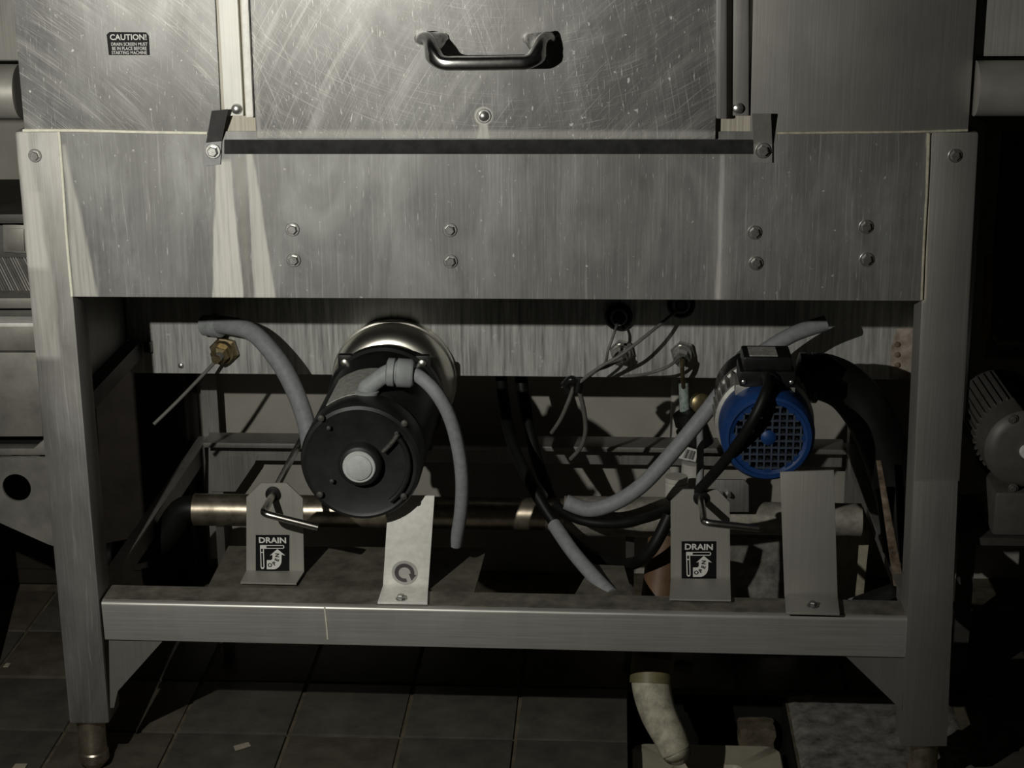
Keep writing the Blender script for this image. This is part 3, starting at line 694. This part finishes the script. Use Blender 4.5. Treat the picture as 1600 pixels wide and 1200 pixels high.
bolt(s3, atz(1270, 947, ZB+.0036), .005, .006, True, (0, 0, 1), mat='strap_dark')

# ================================================================== PIPES, HOSES, WIRES
def hose(name, pts, r, mat, label, cat, n=14, sub=7):
    return tag(MB().tube([at(*p) for p in pts], r, n, sub).build(name, mat, None, 60), label, cat)
PYY = .35
p0 = at(303, 796, PYY); p1 = at(1345, 811, PYY); pr = .0235
dp = thing('drain_manifold_pipe', ((p0.x+p1.x)/2, PYY, p0.z-pr), 'long horizontal stained steel pipe running behind the drain brackets', 'pipe')
pm = at(885, 806, PYY); pn = at(1055, 808, PYY)
MB().lathe([(.02, 0), (pr, .001), (pr, (pm-p0).length), (.02, (pm-p0).length+.001)], p0, (p1-p0), 32).build('pipe_run', 'pipe', dp, 40)
MB().lathe([(.02, 0), (pr, .001), (pr, (p1-pn).length), (.02, (p1-pn).length)], pn, (p1-p0), 32).build('pipe_run', 'pipe_cor', dp, 40)
MB().lathe([(.02, -.004), (.029, -.003), (.029, (pn-pm).length+.003), (.02, (pn-pm).length+.004)], pm, (p1-p0), 32).build('pipe_sleeve', 'pipe_cor', dp, 40)
MB().tube([p0+Vector((.004, 0, 0)), p0+Vector((-.02, 0, -.004)), p0+Vector((-.06, 0, -.055)), p0+Vector((-.13, 0, -.075))], .0195, 20, 5).build('rubber_end', 'black_rubber', dp, 40)
for px in (345, 985, 1290):
    q = at(px, 800, PYY); MB().box(q.x-.006, q.x+.006, PYY-.012, PYY+.012, .0, q.z-pr*.8).build('stand', 'ext_dark', dp)
# grey conduits
hose('grey_conduit', ((322, 509, .36), (352, 508, .34), (395, 520, .32), (432, 560, .30), (458, 605, .29), (478, 660, .28), (488, 720, .27)), .0128, 'grey_conduit', 'thick grey flexible conduit curving down left of the black motor', 'conduit')
cn = at(330, 508, .36)
tag(MB().lathe([(.012, 0), (.015, .002), (.015, .016), (.017, .018), (.017, .030), (.013, .032)], at(318, 508, .362), (at(352, 509, .345)-at(318, 508, .362)), 16).build('conduit_fitting', 'grey_plastic', None, 40), 'grey conduit fitting hanging under the apron above the brass probe', 'fitting')
hose('grey_conduit', ((642, 584, ye), (656, 589, ye-.004), (680, 612, .06), (702, 650, .065), (716, 700, .075), (722, 750, .085), (720, 800, .10), (712, 850, .12)), .0088, 'grey_conduit', 'thin grey flexible conduit dropping from the elbow on the black motor', 'conduit')
hose('grey_conduit', ((1290, 505, .30), (1240, 522, .29), (1190, 552, .28), (1150, 585, .27), (1100, 648, .26), (1050, 708, .25), (1003, 758, .24), (960, 786, .235), (920, 796, .235), (884, 784, .24)), .0108, 'grey_conduit', 'long grey flexible conduit sweeping down past the blue pump to floor level', 'conduit')
hose('grey_conduit', ((866, 820, .20), (895, 862, .150), (930, 903, .100), (956, 930, .066)), .0098, 'grey_conduit', 'short grey conduit slanting down behind the front beam', 'conduit')
# black hoses and cables
hose('black_hose', ((782, 572, .47), (786, 620, .44), (800, 690, .37), (832, 760, .30), (868, 818, .27), (910, 860, .24), (950, 877, .21), (990, 880, .16), (1020, 855, .14), (1046, 805, .15)), .0085, 'black_rubber', 'black rubber hose looping low between the black motor and the right drain bracket', 'hose')
hose('black_hose', ((812, 572, .50), (818, 620, .48), (834, 700, .43), (858, 775, .39), (872, 800, .385)), .0095, 'black_rubber', 'black rubber hose hanging straight down right of the black motor', 'hose')
hose('power_cable', ((1201, 592, .072), (1197, 612, .045), (1180, 650, .035), (1155, 690, .045), (1120, 735, .07), (1075, 780, .12), (1020, 806, .19), (960, 818, .22), (905, 812, .24), (868, 790, .27)), .0068, 'black_rubber', 'black power cable draped across the blue pump cowl', 'cable')
hose('grey_cable', ((1093, 660, .33), (1094, 700, .33), (1093, 750, .32), (1088, 800, .32)), .0050, 'grey_plastic', 'thin grey cable hanging vertically beside the black valve', 'cable')
# big black suction hose right of the blue pump
sh = thing('suction_hose', at(1420, 900, .16), 'thick black rubber suction hose with ribbed collar right of the blue pump', 'hose')
MB().tube([at(1262, 590, .22), at(1290, 590, .22), at(1330, 612, .22), at(1368, 668, .21), at(1398, 750, .20), at(1410, 805, .19), at(1416, 858, .185)], .0315, 20, 6).build('hose_body', 'black_rubber', sh, 60)
MB().lathe([(.024, -.003), (.0335, 0), (.0335, .008), (.031, .010), (.031, .014), (.0335, .016), (.0335, .022), (.030, .024)], at(1249, 590, .22), (1, 0, 0), 28).build('hose_collar', 'black_plastic', sh, 40)
# rusty flat bar
a = at(1373, 720, .13); b = at(1405, 916, .13)
tag(MB().hexa([a+Vector((-.003, 0, 0)), a+Vector((.003, 0, 0)), a+Vector((.003, .005, 0)), a+Vector((-.003, .005, 0))], [b+Vector((-.007, 0, 0)), b+Vector((.007, 0, 0)), b+Vector((.007, .005, 0)), b+Vector((-.007, .005, 0))], .001).build('flat_bar', 'rust', None), 'narrow rusty flat bar leaning beside the right front leg', 'bar')
tag(MB().tube([at(1330, 946, .20), at(1370, 932, .19), at(1395, 923, .185), at(1412, 916, .185)], .010, 12, 5).build('grey_hose', 'grey_conduit', None, 60), 'pale grey hose end lying behind the right end of the front beam', 'hose')

# probe fittings on the tank
def fitting(name, c, axis, rr, mats, label, cat):
    root = thing(name, c, label, cat)
    MB().lathe([(rr*1.25, 0), (rr*1.3, .002), (rr*1.3, .008), (rr*1.1, .010)], c, axis, 6).build('hex_base', mats[0], root, 25)
    MB().lathe([(rr, .009), (rr, .016), (rr*.95, .018)], c, axis, 24).build('gland_body', mats[0], root, 40)
    MB().lathe([(rr*.75, .016), (rr*.8, .018), (rr*.8, .030), (rr*.45, .034), (rr*.4, .045)], c, axis, 6).build('gland_nut', mats[1], root, 25)
    return root
pf = fitting('probe_fitting', at(352, 546, TY-.0006), (-.10, -1, -.06), .0165, ('brass', 'brass'), 'brass threaded probe fitting with a stiff thin wire, far left of the tank', 'fitting')
MB().tube([at(344, 556, TY-.035), at(330, 572, TY-.045), at(290, 614, TY-.08), at(262, 642, TY-.10), at(240, 663, TY-.115)], .0026, 8, 5).build('probe_wire', 'wire_grey', pf, 60)
MB().tube([at(344, 556, TY-.033), at(340, 560, TY-.040)], .0065, 10, 1).build('wire_sleeve', 'wire_grey', pf, 60)
fitting('sensor_fitting', at(972, 547, TY-.0006), (-.12, -1, -.12), .0135, ('bolt', 'bolt'), 'silver sensor fitting on the tank below the left black grommet', 'fitting')
fitting('sensor_fitting', at(1067, 549, TY-.0006), (-.12, -1, -.12), .0135, ('bolt', 'bolt'), 'silver sensor fitting with copper tube on the tank near the blue pump', 'fitting')
def grommet(px, py, label):
    c = at(px, py, TY-.0004); root = thing('cable_grommet', c, label, 'grommet')
    MB().lathe([(.0185, 0), (.0195, .004), (.0195, .010), (.0165, .013), (.0140, .010), (.0135, .004)], c, (0, -1, 0), 32, cap=False).build('outer_ring', 'black_rubber', root, 40)
    MB().lathe([(.0125, .001), (.0125, .010), (.0100, .012), (.0085, .008)], c, (0, -1, 0), 28, cap=False).build('inner_ring', 'grey_plastic', root, 40)
    MB().lathe([(.0005, .009), (.0055, .009), (.0065, .006), (.008, .001)], c, (0, -1, 0), 24).build('core', 'black_plastic', root, 40)
    return root
grommet(967, 493, 'round black cable grommet high on the tank, the left of two')
grommet(1064, 474, 'round black cable grommet half hidden by the apron, the right of two')
# thin wires
hose('sensor_wire', ((966, 500, TY-.015), (960, 520, TY-.05), (950, 548, TY-.06), (945, 568, TY-.05), (925, 585, TY-.05), (900, 602, TY-.06)), .0020, 'wire_grey', 'thin grey wire from the left black grommet down to the tied bundle', 'wire', 8)
hose('sensor_wire', ((1056, 487, TY-.02), (1030, 508, TY-.05), (1000, 532, TY-.07), (968, 556, TY-.08), (935, 575, TY-.075), (905, 598, TY-.065)), .0024, 'wire_grey', 'grey wire running diagonally from the right black grommet to the tied bundle', 'wire', 8)
hose('sensor_wire', ((972, 560, TY-.046), (950, 572, TY-.06), (928, 580, TY-.07), (908, 596, TY-.065), (902, 606, TY-.062)), .0024, 'wire_grey', 'short grey wire from the left sensor fitting to the tied bundle', 'wire', 8)
hose('sensor_wire', ((1062, 558, TY-.046), (1045, 572, TY-.06), (1022, 581, TY-.06), (1000, 586, TY-.03), (975, 588, TY-.01)), .0022, 'wire_grey', 'grey wire curling left from the right sensor fitting', 'wire', 8)
hose('sensor_wire', ((1066, 562, TY-.046), (1066, 575, TY-.04), (1067, 592, TY-.02), (1068, 605, TY+.01)), .0032, 'brass', 'short copper capillary dropping from the right sensor fitting', 'wire', 8)
hose('sensor_wire', ((896, 606, TY-.06), (888, 628, TY-.05), (876, 655, TY-.03), (862, 676, TY-.01)), .0030, 'wire_grey', 'grey wire end hanging left below the tied bundle', 'wire', 8)
hose('sensor_wire', ((904, 606, TY-.06), (912, 640, TY-.04), (915, 672, TY-.02), (908, 698, TY), (892, 717, TY+.02)), .0033, 'wire_grey', 'grey wire end curling right below the tied bundle', 'wire', 8)
wb_ = thing('wire_bundle', at(893, 603, TY-.05), 'black taped knot of sensor wires under the tank edge', 'wires')
MB().tube([at(882, 602, TY-.05), at(893, 593, TY-.055), at(904, 603, TY-.05), at(893, 614, TY-.05), at(882, 602, TY-.05)], .0060, 10, 6).build('tape_loop', 'black_plastic', wb_, 60)
MB().tube([at(906, 592, TY-.062), at(902, 612, TY-.062)], .0062, 8, 1).build('cable_tie', 'black_rubber', wb_, 60)

# solenoid valve assembly under the tank
vy = .45
sv = thing('solenoid_valve', at(1085, 775, vy), 'black solenoid valve with green copper nipple and barcode label behind the blue pump', 'valve')
MB().tube([at(1068, 596, vy), at(1069, 620, vy), at(1070, 642, vy)], .0075, 14, 2).build('copper_nipple', 'copper_green', sv, 50)
ax = (at(1095, 700, vy)-at(1072, 640, vy))
MB().lathe([(.012, 0), (.020, .003), (.022, .02), (.018, .022), (.018, .026), (.024, .028), (.024, .060), (.018, .062)], at(1070, 640, vy), ax, 28).build('valve_body', 'black_plastic', sv, 40)
MB().lathe([(.006, 0), (.015, .002), (.015, .012), (.012, .014), (.006, .016)], at(1092, 628, vy-.006), (0.3, -1, 0.1), 24).build('brass_knob', 'brass', sv, 40)
lb = MB().prism([at(1060, 716, vy-.028), at(1087, 722, vy-.028), at(1090, 703, vy-.028), at(1069, 697, vy-.028)], (0, .0008, 0)).build('barcode_label', 'label_white', sv)
bq = MB()
random.seed(3)
for i in range(9):
    u = .22+.07*i; w_ = random.choice((.02, .035, .05))
    L_ = lambda a_, b_: at(1060+27*a_+9*(b_)-2*b_*a_*2, 716+6*a_-19*b_, vy-.0284)
    bq._add([L_(u, .12), L_(u+w_, .12), L_(u+w_, .82), L_(u, .82)], [[0, 1, 2, 3]])
bq.build('barcode', 'label_ink', lb, 0)
MB().lathe([(.010, 0), (.017, .001), (.017, .022), (.013, .024), (.013, .060)], at(1083, 722, vy), (at(1080, 775, vy)-at(1083, 722, vy)), 20).build('lower_nipple', 'white_pvc', sv, 40)
tag(MB().lathe([(.014, 0), (.0165, .001), (.0165, .020), (.0155, .021), (.0155, .023), (.0165, .024), (.0165, .030)], at(1056, 775, .36), (0, 0, 1), 24).build('pipe_coupling', 'white_pvc', None, 40), 'pale plastic coupling standing on the steel pipe under the valve', 'coupling')
tag(MB().tube([Vector((at(1056, 640, .672).x, .672, .0)), Vector((at(1056, 640, .672).x, .672, .46))], .0085, 16, 1).build('water_pipe', 'white_pvc', None, 50), 'white upright water pipe in front of the back wall', 'pipe')
# small clamp behind right bracket
cq = at(1120, 790, .30)
ck = thing('pipe_clamp', cq, 'small steel clamp plate on the pipe behind the right drain bracket', 'clamp')
MB().prism([at(1118, 800, .31), at(1170, 800, .31), at(1170, 758, .31), at(1163, 750, .31), at(1118, 750, .31)], (0, .004, 0), .0006).build('clamp_plate', 'steel', ck)
for x in (1126, 1138): bolt(ck, at(x, 770, .31), .0038, .012, False)

# drain pipe down to the floor pit
dr = thing('drain_pipe', at(1050, 1165, .06), 'brown drain pipe ending in a stained pale elbow above the floor pit', 'pipe')
MB().tube([at(1040, 845, .22), at(1034, 900, .19), at(1027, 960, .16), at(1019, 1045, .125)], .0245, 24, 4).build('upper_pipe', 'brown_pvc', dr, 60)
MB().tube([at(1021, 1028, .130), at(1018, 1050, .122), at(1017, 1068, .115)], .0285, 28, 3).build('coupling', 'olive', dr, 60)
el = [at(1017, 1058, .118), at(1020, 1085, .105), at(1030, 1118, .085), at(1045, 1148, .065), at(1055, 1171, .05), at(1056, 1173, .0495), at(1056.5, 1174.5, .049)]
MB().tube(el, [.0272]*27+[.0270, .0268, .0266, .0262, .0255, .0245, .023, .021, .017], 28, 6).build('elbow', 'mouldy', dr, 60)

# floor sink in the pit
SZ = -.035
q0 = atz(986, 1163, SZ); q1 = atz(1218, 1163, SZ)
def rrect(x0, x1, y0, y1, r, z, n=6):
    out = []
    for cx, cy, a in ((x1-r, y1-r, 0), (x0+r, y1-r, 90), (x0+r, y0+r, 180), (x1-r, y0+r, 270)):
        for k in range(n+1):
            t = math.radians(a+90*k/n); out.append(Vector((cx+r*math.cos(t), cy+r*math.sin(t), z)))
    return out
sx0, sx1, sy1 = q0.x, q1.x, (q0.y+q1.y)/2; sy0 = sy1-.22
fs_ = thing('floor_sink', ((sx0+sx1)/2, (sy0+sy1)/2, SZ-.09), 'beige enamel floor sink with rounded corners set in the floor pit', 'sink')
loops = [rrect(sx0, sx1, sy0, sy1, .022, SZ-.012), rrect(sx0, sx1, sy0, sy1, .022, SZ-.002), rrect(sx0+.002, sx1-.002, sy0+.002, sy1-.002, .021, SZ),
         rrect(sx0+.055, sx1-.055, sy0+.055, sy1-.055, .012, SZ), rrect(sx0+.060, sx1-.060, sy0+.060, sy1-.060, .012, SZ-.006), rrect(sx0+.065, sx1-.065, sy0+.065, sy1-.065, .012, SZ-.08)]
m_ = MB(); nv = len(loops[0]); m_.v = [p for l in loops for p in l]
for k in range(len(loops)-1):
    for i in range(nv): m_.f.append([k*nv+i, k*nv+(i+1) % nv, (k+1)*nv+(i+1) % nv, (k+1)*nv+i])
m_.f.append([(len(loops)-1)*nv+i for i in range(nv)])
m_.build('basin', 'sink', fs_, 40)
MB().box(sx0+.03, sx1-.03, sy0+.03, sy1-.03, DP+.003, SZ-.082).build('sump', 'ext_dark', fs_)
# loose masonry
def lump(name, c, s, mat, label, cat, seed, rot=0):
    random.seed(seed); bm = bmesh.new(); bmesh.ops.create_cube(bm, size=1); bmesh.ops.subdivide_edges(bm, edges=list(bm.edges), cuts=3, use_grid_fill=True)
    for v in bm.verts:
        v.co = Vector((v.co.x*s[0], v.co.y*s[1], v.co.z*s[2]))+Vector([random.uniform(-.06, .06)*min(s) for _ in range(3)])
        v.co.rotate(Matrix.Rotation(rot, 3, 'Z')); v.co += Vector(c)+Vector((0, 0, s[2]/2))
    return tag(MB().frombm(bm).build(name, mat, None, 25), label, cat)
pl_ = MB()
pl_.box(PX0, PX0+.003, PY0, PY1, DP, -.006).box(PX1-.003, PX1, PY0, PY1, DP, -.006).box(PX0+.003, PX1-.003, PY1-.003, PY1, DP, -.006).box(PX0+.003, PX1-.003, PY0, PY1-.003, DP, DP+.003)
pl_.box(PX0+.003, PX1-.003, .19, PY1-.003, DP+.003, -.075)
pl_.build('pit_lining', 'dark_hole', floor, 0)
lump('broken_brick', (PX1-.040, .245, -.075), (.050, .036, .040), 'brown_brick', 'tan broken brick at the back of the floor pit', 'brick', 5)
q = atz(1185, 930, .0)
lump('concrete_block', (.365, .44, 0), (.12, .10, .19), 'concrete', 'rough grey concrete block standing between the right bracket and the blue pump support', 'block', 8)
lump('concrete_block', (.235, .40, 0), (.06, .08, .17), 'paper', 'small tan rubble block behind the brown drain pipe', 'block', 9)
lump('concrete_block', (.485, .47, 0), (.07, .10, .19), 'paper', 'tan rubble block behind the rusty flat bar', 'block', 12)
# scraps on the floor
for (x, y, w_, l_, rz, lbl) in ((378, 1167, .012, .006, .6, 'small pale paper scrap on the floor tiles, right of the left foot'), (31, 1198, .009, .006, .1, 'white crumb on the floor tiles at the bottom left corner'),
                                (11, 1040, .004, .006, .0, 'tiny white crumb on the floor tiles by the left edge')):
    c = atz(x, y, .0015); r_ = Matrix.Rotation(rz, 3, 'Z')
    tag(MB().prism([c+r_ @ Vector(v) for v in ((-w_, -l_, 0), (w_*.9, -l_*.8, 0), (w_, l_, 0), (-w_*.8, l_*1.1, 0))], (0, 0, .0012)).build('paper_scrap', 'paper', None), lbl, 'scrap')

# ================================================================== NEIGHBOURS ON BOTH SIDES
# dish tables bolted on both sides: rolled rim, pan, splash panel
for sg, nm_x, q, rad, lbl in ((-1, -.552, at(15, 143, .02), .0315, 'stainless dish table with rolled rim left of the dishwasher'), (1, .546, at(1560, 138, 0), .031, 'stainless dish table with rolled rim right of the dishwasher')):
    tb = thing('dish_table', (sg*1.2, .35, 0), lbl, 'table')
    xa, xb = sorted((nm_x, sg*1.9))
    MB().tube([Vector((xa, q.y, q.z)), Vector((xb, q.y, q.z))], rad, 28, 1).build('rolled_rim', 'rim', tb, 50)
    MB().box(xa, xb, .03, .66, q.z-.010, q.z-.006).build('pan', 'ext_steel', tb)
    MB().box(xa, xb, .016 if sg > 0 else .25, .021 if sg > 0 else .255, q.z+.034 if sg > 0 else q.z-.006, q.z+.40).build('splash_panel', 'splash', tb)
    for x in (1.75, 1.05): MB().tube([(sg*x, .5, 0), (sg*x, .5, q.z-.011)], .02, 16, 1).build('leg', 'ext_steel', tb, 50)
# left steel cabinet under the dish table
cy = .22
cb = thing('steel_cabinet', (-.80, .4, 0), 'dull stainless cabinet with slot and round-holed bracket plate at the left edge', 'cabinet')
def cpoly(pts, d=.004, y=cy): return MB().prism(pxpoly(pts, y), (0, d, 0), .0008)
def stretch(pts): return [(x if x > 5 else x-260, y) for x, y in pts]
cpoly(stretch(((0, 350), (43, 349), (40, 335), (0, 336))), .25).build('top_ledge', 'ext_dark', cb)
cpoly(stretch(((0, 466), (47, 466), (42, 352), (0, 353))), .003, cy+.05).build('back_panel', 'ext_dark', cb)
sp_ = cpoly(((5, 394), (41, 396), (40, 352), (4, 350)), .004, cy+.040).build('switch_plate', 'ext_steel', cb)
cpoly(((11, 390), (38, 392), (37, 358), (10, 357)), .002, cy+.037).build('plate_inset', 'ext_steel', sp_)
mp = thing
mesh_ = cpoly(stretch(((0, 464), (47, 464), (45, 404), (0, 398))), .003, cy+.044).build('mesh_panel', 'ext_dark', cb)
for k in range(17):
    x = -8+k*4.2
    c0 = at(x-14, 402, cy+.043); c1 = at(x+16, 462, cy+.043)
    MB().tube([c0, c1], .0011, 6, 1).build('mesh_wire', 'ext_steel', mesh_, 60)
cpoly(stretch(((0, 483), (50, 482), (48, 466), (0, 467))), .10).build('ledge', 'ext_steel', cb)
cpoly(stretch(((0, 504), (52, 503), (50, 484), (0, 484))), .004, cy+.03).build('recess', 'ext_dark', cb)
cpoly(stretch(((0, 511), (53, 511), (52, 505), (0, 505))), .05, cy-.004).build('bright_edge', 'galv', cb)
cpoly(stretch(((0, 548), (57, 548), (53, 511), (0, 511))), .05).build('rail', 'ext_steel', cb)
cpoly(stretch(((0, 683), (67, 682), (57, 551), (0, 551))), .05).build('front_panel', 'ext_steel', cb)
cpoly(stretch(((0, 700), (60, 700), (67, 684), (0, 684))), .004, cy+.035).build('slot', 'dark_hole', cb)
cpoly(stretch(((0, 712), (72, 711), (70, 686), (52, 701), (0, 701))), .02, cy-.002).build('lower_rail', 'ext_steel', cb)
MB().plate([at(-260, 700, cy), at(-260, 716, cy), at(73, 714, cy), at(84, 852, cy), at(83, 853, cy), at(74, 850, cy), at(0, 817, cy), at(-260, 700.5, cy)], at(26, 762, cy), .0200, .004, 40).build('bracket_plate', 'ext_steel', cb)
for x in (-.95, -.78):
    MB().box(x-.015, x+.015, cy+.06, cy+.09, 0.0, at(0, 700, cy+.06).z).build('leg', 'ext_dark', cb)
# dark block added so the wall behind the frame's left end stays in shade
tag(MB().box(-1.0, -.535, .608, .699, .0, .64, .006).box(-.98, -.545, .602, .608, .03, .63, .002).build('shade_block', plain('dark_brown_shade', (0.030, 0.025, 0.020), .6, 0, .3, 20, .2), None), 'dark brown floor-standing block added to darken the wall behind the left front leg', 'box')
# right neighbour: grey finned motor
ry = .30
rc = at(1604, 705, ry); RR = .0555
rm = thing('gear_motor', (rc.x, ry+.1, at(1600, 836, ry).z), 'grey finned electric motor at the right edge beside the right leg', 'motor')
fr = Vector((rc.x, ry, rc.z))
MB().lathe([(.012, .0), (.040, .0), (RR-.006, .003), (RR, .010), (RR, .030), (RR+.001, .040), (RR+.001, .20), (.02, .202)], fr, A, 48).build('body', 'motor_grey', rm, 35)
MB().lathe([(.002, -.008), (.009, -.008), (.010, -.004), (.010, .002)], fr, A, 20).build('shaft_cap', 'galv', rm, 40)
for i in range(40):
    t = 2*PI*i/40
    e = Vector((math.cos(t), 0, math.sin(t))); s_ = Vector((-math.sin(t), 0, math.cos(t)))*.0013
    a0_ = fr+e*(RR-.007); b0_ = fr+e*(RR+.005); y0_ = Vector((0, .060, 0)); y1_ = Vector((0, .19, 0))
    MB().hexa([a0_-s_+y0_, a0_+s_+y0_, b0_+s_+y0_, b0_-s_+y0_], [a0_-s_+y1_, a0_+s_+y1_, b0_+s_+y1_, b0_-s_+y1_]).build('fin', 'motor_grey', rm, 0)
for x, y in ((1583, 655), (1583, 763), (1626, 655), (1626, 763)):
    bolt(rm, at(x, y, ry+.002), .0048, .004, True, mat='motor_grey')
bz0 = at(1580, 836, ry).z
MB().box(at(1552, 800, ry).x, rc.x+(rc.x-at(1552, 800, ry).x), ry-.004, ry+.15, bz0, at(1580, 768, ry).z, .006).build('base_box', 'motor_grey', rm)
st2 = thing('motor_stand', (rc.x, ry+.08, 0), 'dark steel stand carrying the grey finned motor at the right', 'stand')
MB().box(at(1500, 800, ry).x, rc.x+.25, ry-.01, ry+.16, bz0-.012, bz0-.001).build('top_plate', 'ext_dark', st2)
for x in (at(1515, 800, ry).x, rc.x+.22):
    for y in (ry, ry+.14): MB().box(x-.01, x+.01, y-.01, y+.01, 0, bz0-.012).build('leg', 'ext_dark', st2)
# side sheet hanging under the right dish table
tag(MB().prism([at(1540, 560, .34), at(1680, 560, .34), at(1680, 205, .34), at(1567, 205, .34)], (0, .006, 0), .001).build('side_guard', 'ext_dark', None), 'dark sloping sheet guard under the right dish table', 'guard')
tag(MB().tube([at(1545, 400, .30), at(1543, 470, .30), at(1540, 530, .30)], .006, 12, 4).build('yellow_hose', 'yellow', None, 60), 'short dim yellow hose hanging right of the right front leg', 'hose')
tag(MB().box(at(1560, 536, .25).x, at(1700, 536, .25).x, .25, .29, at(1560, 540, .25).z, at(1560, 533, .25).z).build('shelf_edge', 'ext_steel', None), 'narrow steel shelf edge at the right above the grey motor', 'shelf')
